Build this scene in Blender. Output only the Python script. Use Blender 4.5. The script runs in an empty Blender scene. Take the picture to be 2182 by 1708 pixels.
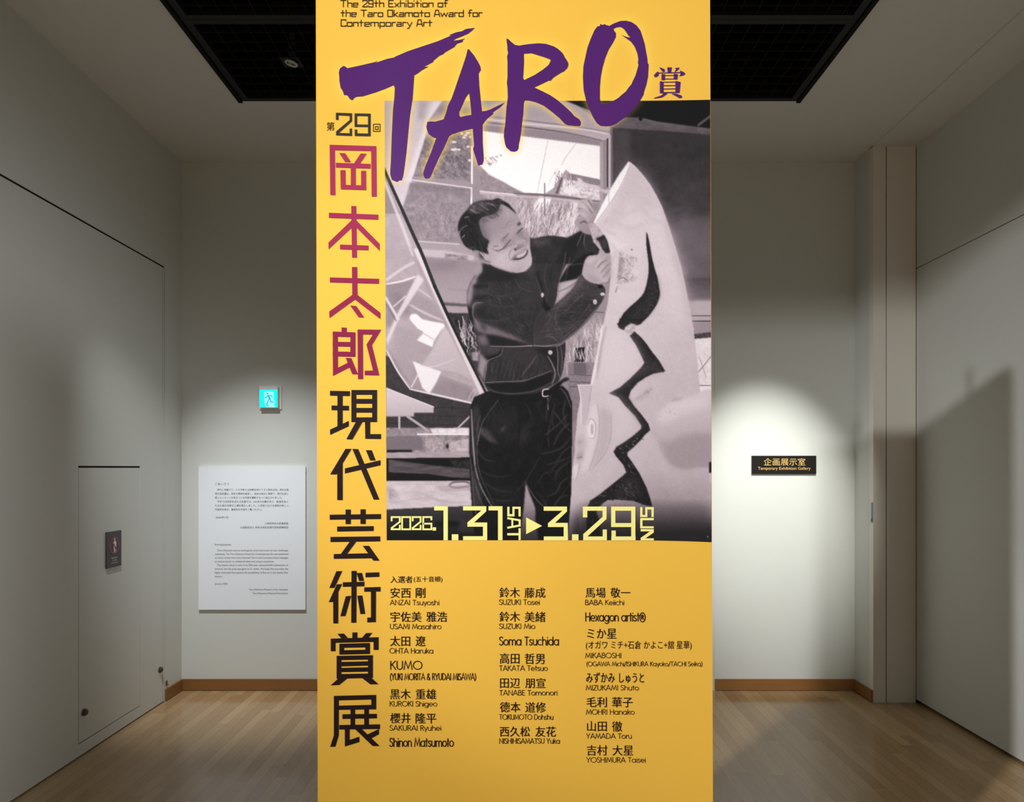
import bpy, bmesh, math, random
import numpy as np
from mathutils import Vector, Matrix
from mathutils.geometry import tessellate_polygon

scene = bpy.context.scene
COL = scene.collection
FPX, VX, VY, EYE = 1571.0, 1107.0, 997.0, 1.5      # focal length and vanishing point in pixels of the 2182 x 1708 frame; eye height


def lin(c):
    return tuple((v / 255 / 12.92) if v / 255 <= 0.04045 else ((v / 255 + 0.055) / 1.055) ** 2.4 for v in c)


# ------------------------------------------------------------------ camera, world, lights, exposure
cam = bpy.data.cameras.new('camera')
cam.sensor_width = 36.0
cam.lens = FPX / 2182 * 36.0
cam.shift_x = (1091 - VX) / 2182
cam.shift_y = (VY - 854) / 2182
cam.clip_start = 0.02
camo = bpy.data.objects.new('camera', cam)
COL.objects.link(camo)
camo.location = (0, 0, EYE)
camo.rotation_euler = (math.pi / 2, 0, 0)
scene.camera = camo

scene.view_settings.view_transform = 'Standard'
scene.view_settings.look = 'None'
scene.view_settings.gamma = 1.0
scene.view_settings.exposure = 0.0
scene.view_settings.use_curve_mapping = False

world = bpy.data.worlds.new('world')
scene.world = world
world.use_nodes = True
world.node_tree.nodes['Background'].inputs[0].default_value = (0, 0, 0, 1)
world.node_tree.nodes['Background'].inputs[1].default_value = 0.0


def spot(name, loc, aim, watts, angle, blend, radius, col=(1, 0.93, 0.82)):
    l = bpy.data.lights.new(name, 'SPOT')
    l.energy, l.spot_size, l.spot_blend, l.shadow_soft_size, l.color = watts, math.radians(angle), blend, radius, col
    o = bpy.data.objects.new(name, l)
    COL.objects.link(o)
    o.location = loc
    o.rotation_euler = (Vector(aim) - Vector(loc)).to_track_quat('-Z', 'Y').to_euler()
    return o


WHITE = (0.985, 0.993, 0.987)
# the gallery's ceiling spotlights: a pair at the left and one at the right, split in three to soften its shadow, throw light on the banner, two light the back wall
spot('spot_banner_key', (-3.46, -2.00, 3.98), (0.50, 1.80, 1.66), 950, 45, 1.0, 0.07, WHITE)
spot('spot_banner_pair', (-3.05, -1.60, 4.05), (0.16, 1.80, 1.50), 350, 18, 0.6, 0.06, WHITE)
for row_x in (3.2, 4.0, 4.8):
    spot('spot_banner_right', (row_x, -2.00, 3.98), (-2.10, 3.00, 1.85), 300, 34, 1.0, 0.6, WHITE)
spot('spot_panel', (-1.66, 3.00, 3.45), (-1.66, 4.98, 0.60), 305, 46, 1.0, 0.02, (0.96, 0.985, 1.0))
spot('spot_entrance', (1.50, 3.05, 3.45), (1.66, 4.98, 1.22), 570, 30, 1.0, 0.03, (0.99, 0.995, 0.95))
for hall_x in (-1.6, 1.6):  # unseen fill lamps added behind the viewer to raise the bounce light
    spot('fill_hall', (hall_x, -3.2, 4.2), (hall_x, -3.2, 0), 540, 110, 1.0, 0.05, WHITE)


# ------------------------------------------------------------------ materials
def mat(name, rgb, rough=0.5, metal=0.0, spec=0.5, emit=None, strength=1.0, bump=None, attr=None, coat=0.0):
    m = bpy.data.materials.new(name)
    m.use_nodes = True
    nt = m.node_tree
    b = nt.nodes['Principled BSDF']
    b.inputs['Base Color'].default_value = (*lin(rgb), 1)
    b.inputs['Roughness'].default_value = rough
    b.inputs['Metallic'].default_value = metal
    b.inputs['Specular IOR Level'].default_value = spec
    b.inputs['Coat Weight'].default_value = coat
    if emit:
        b.inputs['Emission Color'].default_value = (*lin(emit), 1)
        b.inputs['Emission Strength'].default_value = strength
    if attr:
        a = nt.nodes.new('ShaderNodeAttribute')
        a.attribute_name = attr
        nt.links.new(a.outputs['Color'], b.inputs['Base Color'])
    if bump:
        scale, amount = bump
        tc = nt.nodes.new('ShaderNodeTexCoord')
        n = nt.nodes.new('ShaderNodeTexNoise')
        n.inputs['Scale'].default_value = scale
        n.inputs['Detail'].default_value = 3
        bp = nt.nodes.new('ShaderNodeBump')
        bp.inputs['Strength'].default_value = amount
        bp.inputs['Distance'].default_value = 0.002
        nt.links.new(tc.outputs['Object'], n.inputs['Vector'])
        nt.links.new(n.outputs['Fac'], bp.inputs['Height'])
        nt.links.new(bp.outputs['Normal'], b.inputs['Normal'])
    return m


def wood_material(name, base, dark, axis, width, length, groove, rough, grain=(14, 90)):
    """planks or a single board: per-plank tone, grain along `axis`, thin dark joints"""
    m = bpy.data.materials.new(name)
    m.use_nodes = True
    nt = m.node_tree
    N, L = nt.nodes.new, nt.links.new
    b = nt.nodes['Principled BSDF']
    b.inputs['Roughness'].default_value = rough
    tc = N('ShaderNodeTexCoord')
    sx = N('ShaderNodeSeparateXYZ')
    L(tc.outputs['Object'], sx.inputs[0])
    u, v = (sx.outputs['X'], sx.outputs['Y']) if axis == 'Y' else (sx.outputs['Z'], sx.outputs['X'])

    def op(kind, a, bb=None, c=None):
        n = N('ShaderNodeMath')
        n.operation = kind
        for i, q in enumerate((a, bb, c)):
            if q is None:
                continue
            if isinstance(q, (int, float)):
                n.inputs[i].default_value = q
            else:
                L(q, n.inputs[i])
        return n.outputs[0]

    cu = op('DIVIDE', u, width)
    iu = op('FLOOR', cu)
    fu = op('FRACT', cu)
    w1 = N('ShaderNodeTexWhiteNoise')
    w1.noise_dimensions = '1D'
    L(iu, w1.inputs['W'])
    cv = op('ADD', op('DIVIDE', v, length), op('MULTIPLY', w1.outputs['Value'], 7.0))
    iv = op('FLOOR', cv)
    fv = op('FRACT', cv)
    cmb = N('ShaderNodeCombineXYZ')
    L(iu, cmb.inputs[0])
    L(iv, cmb.inputs[1])
    w2 = N('ShaderNodeTexWhiteNoise')
    w2.noise_dimensions = '2D'
    L(cmb.outputs[0], w2.inputs['Vector'])
    gmap = N('ShaderNodeMapping')
    gmap.inputs['Scale'].default_value = (grain[1], grain[0], grain[1]) if axis == 'Y' else (grain[0], grain[1], grain[1])
    L(tc.outputs['Object'], gmap.inputs['Vector'])
    gn = N('ShaderNodeTexNoise')
    gn.inputs['Scale'].default_value = 1.0
    gn.inputs['Detail'].default_value = 4
    L(gmap.outputs[0], gn.inputs['Vector'])
    f = op('ADD', op('MULTIPLY', w2.outputs['Value'], 0.6), op('MULTIPLY', gn.outputs['Fac'], 0.4))
    mix = N('ShaderNodeMix')
    mix.data_type = 'RGBA'
    mix.inputs[6].default_value = (*lin(dark), 1)
    mix.inputs[7].default_value = (*lin(base), 1)
    L(f, mix.inputs[0])
    col = mix.outputs[2]
    if groove:
        eu = op('MINIMUM', fu, op('SUBTRACT', 1.0, fu))
        ju = op('LESS_THAN', eu, groove / width)
        ev = op('MINIMUM', fv, op('SUBTRACT', 1.0, fv))
        jv = op('LESS_THAN', ev, groove * 0.5 / length)
        j = op('MULTIPLY', op('MAXIMUM', ju, op('MULTIPLY', jv, 0.7)), 0.52)
        mj = N('ShaderNodeMix')
        mj.data_type = 'RGBA'
        mj.inputs[7].default_value = (0.035, 0.022, 0.012, 1)
        L(j, mj.inputs[0])
        L(col, mj.inputs[6])
        col = mj.outputs[2]
    L(col, b.inputs['Base Color'])
    rr = op('ADD', op('MULTIPLY', w2.outputs['Value'], 0.06), rough)
    L(rr, b.inputs['Roughness'])
    return m


M = {
    'wall': mat('wall_paint', (211, 213, 208), 0.85, spec=0.2, bump=(260, 0.12)),
    'panel': mat('door_panel_paint', (212, 213, 208), 0.6, spec=0.3, bump=(220, 0.06)),
    'post': mat('post_paint', (226, 222, 213), 0.6, spec=0.3, bump=(220, 0.06)),
    'ceiling': mat('ceiling_paint', (222, 221, 218), 0.9, spec=0.1),
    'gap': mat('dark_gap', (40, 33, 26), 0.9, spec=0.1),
    'black': mat('black_paint', (14, 14, 14), 0.75, spec=0.2),
    'blackmetal': mat('black_metal', (25, 25, 24), 0.55, spec=0.3),
    'grid': mat('grille_black', (13, 13, 13), 0.6, spec=0.3),
    'floor': wood_material('floor_planks', (200, 170, 128), (162, 128, 90), 'Y', 0.0592, 0.95, 0.0011, 0.13),
    'baseboard': wood_material('baseboard_wood', (152, 106, 58), (124, 84, 42), 'X', 5.0, 9.0, 0, 0.4, (3, 60)),
    'chrome': mat('brushed_steel', (170, 168, 162), 0.3, 1.0),
    'darkmetal': mat('dark_bronze', (92, 84, 76), 0.4, 0.7),
    'signblack': mat('black_acrylic', (30, 27, 25), 0.3, spec=0.4),
    'signgrey': mat('charcoal_plastic', (72, 70, 70), 0.5, spec=0.3),
    'gold': mat('gold_lettering', (226, 184, 104), 0.5, 0.0),
    'white': mat('white_board', (240, 244, 250), 0.7, spec=0.2),
    'ink': mat('grey_ink', (70, 70, 74), 0.8, spec=0.1),
    'plastic': mat('white_plastic', (226, 224, 220), 0.5),
    'print': mat('printed_film', (240, 190, 78), 0.5, spec=0.16, attr='print_colour'),
    'purple': mat('purple_ink', (80, 30, 108), 0.4, spec=0.3),
    'crimson': mat('crimson_ink', (160, 42, 80), 0.5, spec=0.16, attr='print_colour'),
    'umber': mat('umber_ink', (30, 13, 15), 0.45, spec=0.3),
    'charcoal': mat('charcoal_ink', (50, 44, 42), 0.45, spec=0.3),
    'lemon': mat('lemon_ink', (253, 244, 150), 0.42, spec=0.3),
    'red': mat('dull_red', (150, 56, 66), 0.5),
    'offwhite': mat('offwhite_print', (226, 226, 218), 0.5),
    'teal': mat('teal_plastic', (40, 110, 132), 0.4),
    'bluegrey': mat('bluegrey_plastic', (126, 142, 156), 0.4),
    'lens': mat('reflector', (150, 150, 142), 0.25, 0.6),
    'lamptrim': mat('lamp_trim', (205, 203, 194), 0.5, spec=0.4),
    'glowcyan': mat('exit_glow', (0, 90, 84), 0.4, emit=(0, 255, 238), strength=1.0),
    'glowpale': mat('exit_glow_pale', (60, 90, 90), 0.4, emit=(158, 255, 252), strength=1.0),
    'glowblue': mat('exit_glow_blue', (0, 50, 80), 0.4, emit=(0, 168, 222), strength=1.0),
    'tag': mat('brown_bracket', (120, 82, 54), 0.5),
}


# ------------------------------------------------------------------ mesh helpers
def link(name, mesh, parent=None, material=None):
    o = bpy.data.objects.new(name, mesh)  # dark strips in the door gaps paint their shade; set back this far
    COL.objects.link(o)
    if parent:
        o.parent = parent
    if material:
        mesh.materials.append(material)
    return o


def obj(name, bm, material, parent=None, bevel=0.0, smooth=False):
    me = bpy.data.meshes.new(name)
    if smooth:
        for f in bm.faces:
            f.smooth = True
    bm.to_mesh(me)
    bm.free()
    o = link(name, me, parent, material)
    if bevel:
        b = o.modifiers.new('bevel', 'BEVEL')
        b.width, b.segments, b.limit_method = bevel, 2, 'ANGLE'
    return o


def box(bm, x0, x1, y0, y1, z0, z1):
    vs = [bm.verts.new((x, y, z)) for x in (x0, x1) for y in (y0, y1) for z in (z0, z1)]
    for a, b, c, d in ((0, 1, 3, 2), (4, 6, 7, 5), (0, 4, 5, 1), (2, 3, 7, 6), (0, 2, 6, 4), (1, 5, 7, 3)):
        bm.faces.new((vs[a], vs[b], vs[c], vs[d]))


def boxes(*bs):
    bm = bmesh.new()
    for b in bs:
        box(bm, *b)
    bmesh.ops.recalc_face_normals(bm, faces=bm.faces)
    return bm


def lathe(profile, seg=28):
    """profile of (radius, z) turned about Z"""
    bm = bmesh.new()
    rings = []
    for r, z in profile:
        if r < 1e-6:
            rings.append([bm.verts.new((0, 0, z))])
        else:
            rings.append([bm.verts.new((r * math.cos(i * math.tau / seg), r * math.sin(i * math.tau / seg), z)) for i in range(seg)])
    for a, b in zip(rings, rings[1:]):
        for i in range(seg):
            j = (i + 1) % seg
            q = [a[i % len(a)], a[j % len(a)], b[j % len(b)], b[i % len(b)]]
            q = list(dict.fromkeys(q))
            if len(q) > 2:
                bm.faces.new(q)
    bmesh.ops.recalc_face_normals(bm, faces=bm.faces)
    return bm


def structure(name, bm, material, parent=None, bevel=0.0):
    o = obj(name, bm, material, parent, bevel)
    if parent is None:
        o['kind'] = 'structure'
    return o


def thing(name, label, category, loc=(0, 0, 0), group=None):
    o = bpy.data.objects.new(name, None)
    COL.objects.link(o)
    o.location = loc
    tag(o, label, category, group)
    return o


def tag(o, label, category, group=None):
    o['label'], o['category'] = label, category
    if group:
        o['group'] = group
    return o


# flat artwork (lettering, pictograms): 2-D faces in the artwork's own units, carried onto a surface by a mapping function
class Art:
    """v: (x, y, layer) - overlapping strokes of one character lie a hair apart so that they never coincide"""
    def __init__(self):
        self.v, self.f, self.n = [], [], 0

    def poly(self, loops):
        if isinstance(loops[0][0], (int, float)):
            loops = [loops]
        flat = [p for l in loops for p in l]
        k = len(self.v)
        self.v += [(p[0], p[1], self.n % 16) for p in flat]
        self.n += 1
        for t in tessellate_polygon([[Vector((p[0], p[1], 0)) for p in l] for l in loops]):
            self.f.append(tuple(k + i for i in t))
        return self

    def stroke(self, pts, w, closed=False):
        n = len(pts)
        pts = [Vector(p) for p in pts]
        k = len(self.v)
        for i in range(n):
            a = pts[(i - 1) % n] if (closed or i) else None
            b = pts[(i + 1) % n] if (closed or i < n - 1) else None
            d0 = (pts[i] - a).normalized() if a is not None else None
            d1 = (b - pts[i]).normalized() if b is not None else None
            e = d0 or d1
            if d0 and d1:
                n0, n1 = Vector((-d0.y, d0.x)), Vector((-d1.y, d1.x))
                m = n0 + n1
                m = m.normalized() if m.length > 1e-4 else n0
                off = m * min(w * 0.5 / max(0.35, m.dot(n0)), w * 1.3)
            else:
                off = Vector((-e.y, e.x)) * (w * 0.5)
            self.v += [(*(pts[i] + off), self.n % 16), (*(pts[i] - off), self.n % 16)]
        self.n += 1
        for i in range(n if closed else n - 1):
            a, b = k + 2 * i, k + 2 * ((i + 1) % n)
            self.f.append((a, b, b + 1, a + 1))
        return self

    def oval(self, cx, cy, rx, ry, n=24):
        return self.poly([(cx + rx * math.cos(i * math.tau / n), cy + ry * math.sin(i * math.tau / n)) for i in range(n)])

    def merge(self, other):
        k = len(self.v)
        self.v += [(x, y, (z + self.n) % 16) for x, y, z in other.v]
        self.n += max(1, other.n)
        self.f += [tuple(i + k for i in f) for f in other.f]
        return self

    def moved(self, fn):
        a = Art()
        a.v = [(*fn(x, y), z) for x, y, z in self.v]
        a.f, a.n = list(self.f), self.n
        return a

    def cut(self, xs):
        """cut the faces along upright lines so that they can follow a curved sheet"""
        bm = bmesh.new()
        vs = [bm.verts.new(p) for p in self.v]
        for f in self.f:
            try:
                bm.faces.new([vs[i] for i in f])
            except ValueError:
                pass
        lo, hi = min(p[0] for p in self.v), max(p[0] for p in self.v)
        for x in xs:
            if lo < x < hi:
                bmesh.ops.bisect_plane(bm, geom=bm.verts[:] + bm.edges[:] + bm.faces[:], plane_co=(x, 0, 0), plane_no=(1, 0, 0), dist=1e-4)
        bm.verts.index_update()
        self.v = [tuple(v.co) for v in bm.verts]
        self.f = [tuple(v.index for v in f.verts) for f in bm.faces]
        bm.free()
        return self

    def build(self, name, fn, material, parent=None, facing=(0, -1, 0)):
        me = bpy.data.meshes.new(name)
        n = Vector(facing)
        me.from_pydata([Vector(fn(x, y)) + n * (z * 2.5e-5) for x, y, z in self.v], [], self.f)
        me.update()
        bm = bmesh.new()
        bm.from_mesh(me)
        bmesh.ops.reverse_faces(bm, faces=[f for f in bm.faces if f.normal.dot(n) < 0])
        bm.to_mesh(me)
        bm.free()
        return link(name, me, parent, material)


_cache = {}


def type_art(s):
    """outline lettering in the program's own built-in typeface: triangles in em units and their bounds"""
    if s not in _cache:
        c = bpy.data.curves.new('lettering', 'FONT')
        c.body = s
        c.resolution_u = 4
        o = bpy.data.objects.new('lettering', c)
        COL.objects.link(o)
        dg = bpy.context.evaluated_depsgraph_get()
        me = bpy.data.meshes.new_from_object(o.evaluated_get(dg))
        a = Art()
        a.v = [(v.co.x, v.co.y, 0) for v in me.vertices]
        a.f = [tuple(p.vertices) for p in me.polygons]
        bpy.data.objects.remove(o)
        bpy.data.curves.remove(c)
        bpy.data.meshes.remove(me)
        _cache[s] = a
    return _cache[s]


def fit(s, x0, y0, x1, y1):
    """built-in type stretched to the box x0, y0 (top) .. x1, y1 (bottom), y running down"""
    a = type_art(s)
    xs, ys = [p[0] for p in a.v], [p[1] for p in a.v]
    ax, bx, ay, by = min(xs), max(xs), min(ys), max(ys)
    return a.moved(lambda x, y: (x0 + (x - ax) / (bx - ax) * (x1 - x0), y1 - (y - ay) / (by - ay) * (y1 - y0)))


def fit_line(s, x0, x1, base, em):
    """built-in type: width fitted, height given by the em size, y running down"""
    a = type_art(s)
    xs = [p[0] for p in a.v]
    ax, bx = min(xs), max(xs)
    return a.moved(lambda x, y: (x0 + (x - ax) / (bx - ax) * (x1 - x0), base - y * em))

# ------------------------------------------------------------------ the printed picture on the banner
# (a flat monochrome print: painted as tones on a pixel canvas and carried by the print's own colour attribute)
CX0, CY0, CW, CH = 816, 208, 706, 952


def crop(ox, oy, s):
    return lambda pts: [(ox + x / s, oy + y / s) for x, y in pts]


FA, S1, S2, BO, LE = crop(950, 400, 7.118), crop(1160, 330, 4.744), crop(1180, 680, 4.27), crop(960, 560, 5.694), crop(815, 330, 4.88)
Q1, Q2, Q3 = crop(815, 205, 3.073), crop(815, 540, 3.073), crop(815, 820, 3.073)
TA, TB = crop(670, 0, 4.27), crop(1060, 0, 4.27)

TARO = {
    'T': [TA([(222,660),(232,622),(265,598),(283,606),(300,620),(430,592),(545,565),(578,552),(550,573),(660,535),(725,522),(740,512),(850,465),(1000,415),(1120,375),(1255,318),(1222,320),(1290,293),(1340,284),(1380,262),(1460,253),(1430,282),(1400,305),(1330,335),(1290,350),(1262,370),(1320,362),(1372,350),(1350,365),(1350,380),(1300,395),(1270,430),(1250,440),(1190,475),(1170,493),(1140,505),(1110,530),(1085,550),(1080,563),(1030,590),(990,608),(1040,604),(1000,625),(975,640),(950,660),(908,685),(903,760),(893,900),(868,1060),(855,1200),(838,1380),(820,1520),(808,1600),(795,1640),(775,1640),(752,1655),(705,1635),(690,1590),(690,1550),(695,1480),(703,1250),(715,1000),(728,880),(732,800),(722,773),(650,805),(560,838),(440,875),(385,878),(362,890),(345,912),(320,898),(305,872),(290,862),(272,865),(255,820),(240,800),(228,740),(226,690)])],
    'A': [TA([(1395,447),(1408,449),(1430,478),(1450,500),(1490,565),(1508,600),(1515,635),(1495,668),(1495,690),(1500,780),(1512,900),(1525,1012),(1560,1008),(1600,995),(1660,965),(1733,932),(1690,978),(1655,1000),(1625,1022),(1628,1035),(1570,1082),(1550,1105),(1530,1135),(1532,1300),(1540,1420),(1540,1460),(1530,1495),(1490,1505),(1470,1440),(1450,1380),(1443,1350),(1453,1330),(1452,1300),(1446,1240),(1440,1170),(1390,1180),(1330,1195),(1250,1222),(1225,1240),(1180,1340),(1130,1440),(1085,1540),(1060,1600),(1045,1620),(1015,1625),(998,1612),(990,1575),(1010,1510),(1060,1390),(1108,1255),(1085,1252),(1040,1220),(1025,1185),(1018,1155),(1028,1108),(1060,1104),(1100,1106),(1175,1085),(1200,1020),(1215,960),(1250,890),(1275,820),(1300,745),(1350,600),(1380,510)]),
          TA([(1408,845),(1418,920),(1426,1000),(1428,1045),(1380,1052),(1330,1064),(1318,1050),(1318,1020),(1350,950),(1375,890)])],
    'R': [TB([(82,352),(95,352),(130,385),(148,398),(160,408),(200,415),(230,408),(290,400),(375,393),(440,398),(510,420),(545,440),(575,465),(598,490),(615,525),(630,545),(645,575),(645,595),(635,620),(605,650),(580,660),(510,705),(485,733),(465,733),(400,765),(335,795),(410,830),(480,865),(540,905),(600,955),(670,1020),(700,1055),(745,1085),(760,1110),(757,1135),(748,1147),(700,1145),(640,1138),(615,1128),(565,1075),(500,1020),(420,960),(350,930),(290,915),(250,912),(240,940),(235,1040),(225,1110),(215,1200),(205,1270),(195,1310),(192,1350),(180,1370),(155,1380),(120,1375),(80,1340),(70,1310),(58,1240),(62,1180),(70,1140),(82,980),(95,880),(92,800),(86,755),(92,700),(92,560),(88,510),(98,480),(90,450),(92,435)]),
          TB([(240,488),(310,483),(350,495),(430,520),(482,540),(485,552),(465,590),(410,635),(340,680),(245,727),(233,712),(238,640),(242,560)])],
    'O': [TB([(908,240),(930,237),(938,215),(950,226),(978,220),(992,228),(1020,235),(1040,222),(1070,208),(1120,190),(1170,188),(1220,200),(1265,230),(1300,275),(1325,350),(1340,400),(1350,460),(1365,540),(1366,572),(1376,585),(1370,700),(1355,770),(1335,830),(1330,860),(1295,920),(1260,970),(1215,1020),(1190,1035),(1180,1055),(1120,1095),(1080,1125),(1030,1145),(990,1148),(940,1145),(905,1120),(870,1065),(840,1000),(810,925),(785,820),(778,700),(783,600),(800,520),(820,430),(850,350),(880,280)]),
          TB([(1055,262),(1085,248),(1120,243),(1150,262),(1172,290),(1190,320),(1212,342),(1180,337),(1150,326),(1125,315),(1170,345),(1215,378),(1250,425),(1275,490),(1283,540),(1278,570),(1284,590),(1270,640),(1255,690),(1235,730),(1220,765),(1190,800),(1170,830),(1135,858),(1100,890),(1030,930),(970,950),(945,945),(932,900),(932,800),(940,700),(955,620),(980,530),(1010,455),(1050,390),(1078,335),(1078,300),(1062,280)])],
}


def gauss(a, s):
    if s <= 0.05:
        return a
    r = max(1, int(3 * s + 0.5))
    k = np.exp(-0.5 * (np.arange(-r, r + 1) / s) ** 2)
    k /= k.sum()
    for ax in (0, 1):
        p = np.pad(a, [(r, r) if i == ax else (0, 0) for i in range(2)], mode='edge')
        out = np.zeros_like(a)
        n = a.shape[ax]
        for i, w in enumerate(k):
            out += w * (p[i:i + n] if ax == 0 else p[:, i:i + n])
        a = out
    return a


def noise(h, w, cell, seed, cellx=None):
    rng = np.random.RandomState(seed)
    cx = cellx or cell
    gh, gw = int(h / cell) + 3, int(w / cx) + 3
    g = rng.rand(gh, gw)
    y = np.arange(h) / cell
    x = np.arange(w) / cx
    yi, xi = y.astype(int), x.astype(int)
    fy, fx = (y - yi)[:, None], (x - xi)[None, :]
    fy, fx = fy * fy * (3 - 2 * fy), fx * fx * (3 - 2 * fx)
    a, b = g[yi][:, xi], g[yi][:, xi + 1]
    c, d = g[yi + 1][:, xi], g[yi + 1][:, xi + 1]
    return (a * (1 - fx) + b * fx) * (1 - fy) + (c * (1 - fx) + d * fx) * fy


def raster(loops, x0, y0, w, h):
    """even-odd inside mask of pixel polygons on the window x0, y0, w, h (pixel centres)"""
    X = x0 + np.arange(w)[None, :] + 0.5
    Y = y0 + np.arange(h)[:, None] + 0.5
    m = np.zeros((h, w), bool)
    for pts in loops:
        n = len(pts)
        for i in range(n):
            ax, ay = pts[i]
            bx, by = pts[(i + 1) % n]
            if ay == by:
                continue
            r0, r1 = sorted(((ay - y0), (by - y0)))
            i0, i1 = max(0, int(r0) - 1), min(h, int(r1) + 2)
            if i0 >= i1:
                continue
            yy = Y[i0:i1]
            c = (ay > yy) != (by > yy)
            m[i0:i1] ^= c & (X < (bx - ax) * (yy - ay) / (by - ay) + ax)
    return m


def spline(pts, closed=False, n=4):
    """Catmull-Rom through the points"""
    m = len(pts)
    if m < 3:
        return pts
    out = []
    for i in range(m if closed else m - 1):
        g = (lambda k: pts[k % m]) if closed else (lambda k: pts[min(max(k, 0), m - 1)])
        a, b, c, d = g(i - 1), g(i), g(i + 1), g(i + 2)
        for k in range(n):
            t = k / n
            out.append(tuple(0.5 * (2 * b[j] + (c[j] - a[j]) * t + (2 * a[j] - 5 * b[j] + 4 * c[j] - d[j]) * t * t
                                    + (3 * b[j] - a[j] - 3 * c[j] + d[j]) * t ** 3) for j in (0, 1)))
    if not closed:
        out.append(tuple(pts[-1]))
    return out


class Print:
    def __init__(self):
        self.v = np.full((CH, CW), 150.0)

    def window(self, pts, pad):
        xs, ys = [p[0] for p in pts], [p[1] for p in pts]
        x0, x1 = max(CX0, int(min(xs) - pad)), min(CX0 + CW, int(max(xs) + pad) + 1)
        y0, y1 = max(CY0, int(min(ys) - pad)), min(CY0 + CH, int(max(ys) + pad) + 1)
        return x0, y0, x1 - x0, y1 - y0

    def put(self, win, a, val):
        x0, y0, w, h = win
        s = self.v[y0 - CY0:y0 - CY0 + h, x0 - CX0:x0 - CX0 + w]
        s += (val - s) * a

    def poly(self, pts, val, blur=0.7, alpha=1.0, to=None, ax=None, tex=None, cr=False):
        """fill; to / ax = second tone at the far end of a ramp between two points; tex = (amount, cell, cellx)"""
        if cr:
            pts = spline(pts, True)
        win = self.window(pts, 3 * blur + 2)
        x0, y0, w, h = win
        if w <= 0 or h <= 0:
            return
        m = gauss(raster([pts], *win).astype(float), blur)
        t = np.full((h, w), float(val))
        if to is not None:
            (ax0, ay0), (ax1, ay1) = ax
            dx, dy = ax1 - ax0, ay1 - ay0
            f = ((x0 + np.arange(w)[None, :] - ax0) * dx + (y0 + np.arange(h)[:, None] - ay0) * dy) / (dx * dx + dy * dy)
            t = val + (to - val) * np.clip(f, 0, 1)
        if tex:
            amt, c = tex[0], tex[1]
            cx = tex[2] if len(tex) > 2 else c
            sd = int(abs(pts[0][0] * 7 + pts[0][1] * 13)) % 9999
            n = 0.6 * noise(h, w, c, sd, cx) + 0.4 * noise(h, w, max(1.5, c / 2.5), sd + 1, max(1.5, cx / 2.5)) - 0.5
            t = t + amt * 2 * n
        self.put(win, m * alpha, t)

    def line(self, pts, w, val, soft=0.8, alpha=1.0, w1=None):
        w1 = w if w1 is None else w1
        taper = len(pts) > 2 and w < 6
        pts = spline(pts)
        n = len(pts) - 1
        win = self.window(pts, max(w, w1) + soft * 2 + 2)
        x0, y0, ww, h = win
        if ww <= 0 or h <= 0:
            return
        X = x0 + np.arange(ww)[None, :] + 0.5
        Y = y0 + np.arange(h)[:, None] + 0.5
        best = np.full((h, ww), -1e9)
        for i in range(n):
            (ax, ay), (bx, by) = pts[i], pts[i + 1]
            dx, dy = bx - ax, by - ay
            L = dx * dx + dy * dy + 1e-9
            t = np.clip(((X - ax) * dx + (Y - ay) * dy) / L, 0, 1)
            d = np.hypot(X - ax - t * dx, Y - ay - t * dy)
            q = (i + t) / n
            hw = 0.5 * (w + (w1 - w) * q) * ((0.45 + 0.55 * np.sin(np.pi * np.clip(q, 0, 1)) ** 0.6) if taper else 1.0)
            best = np.maximum(best, hw - d)
        a = np.clip(best / (2 * soft) + 0.5, 0, 1)
        a = a * a * (3 - 2 * a)
        self.put(win, a * alpha, val)

    def oval(self, c, rx, ry, val, blur=0.7, alpha=1.0, rot=0.0):
        ca, sa = math.cos(rot), math.sin(rot)
        pts = [(c[0] + rx * math.cos(t) * ca - ry * math.sin(t) * sa, c[1] + rx * math.cos(t) * sa + ry * math.sin(t) * ca)
               for t in [i * math.tau / 28 for i in range(28)]]
        self.poly(pts, val, blur, alpha)

    def strands(self, pts, n, length, lean, tones, seed, w=1.0, wob=1.5, alpha=0.9):
        """short wavy strokes (straw, grass, hair) scattered inside a polygon"""
        rng = random.Random(seed)
        x0, y0, ww, h = self.window(pts, 0)
        m = raster([pts], x0, y0, ww, h)
        k = 0
        while k < n:
            x, y = rng.uniform(0, ww - 1), rng.uniform(0, h - 1)
            if not m[int(y), int(x)]:
                k += 0.2
                continue
            k += 1
            L = length * rng.uniform(0.5, 1.4)
            a = lean + rng.uniform(-0.25, 0.25)
            p = []
            for i in range(4):
                f = i / 3
                p.append((x0 + x + math.sin(a) * L * f + rng.uniform(-wob, wob), y0 + y + math.cos(a) * L * f))
            self.line(p, w * rng.uniform(0.7, 1.5), rng.choice(tones), 0.6, alpha)


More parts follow.
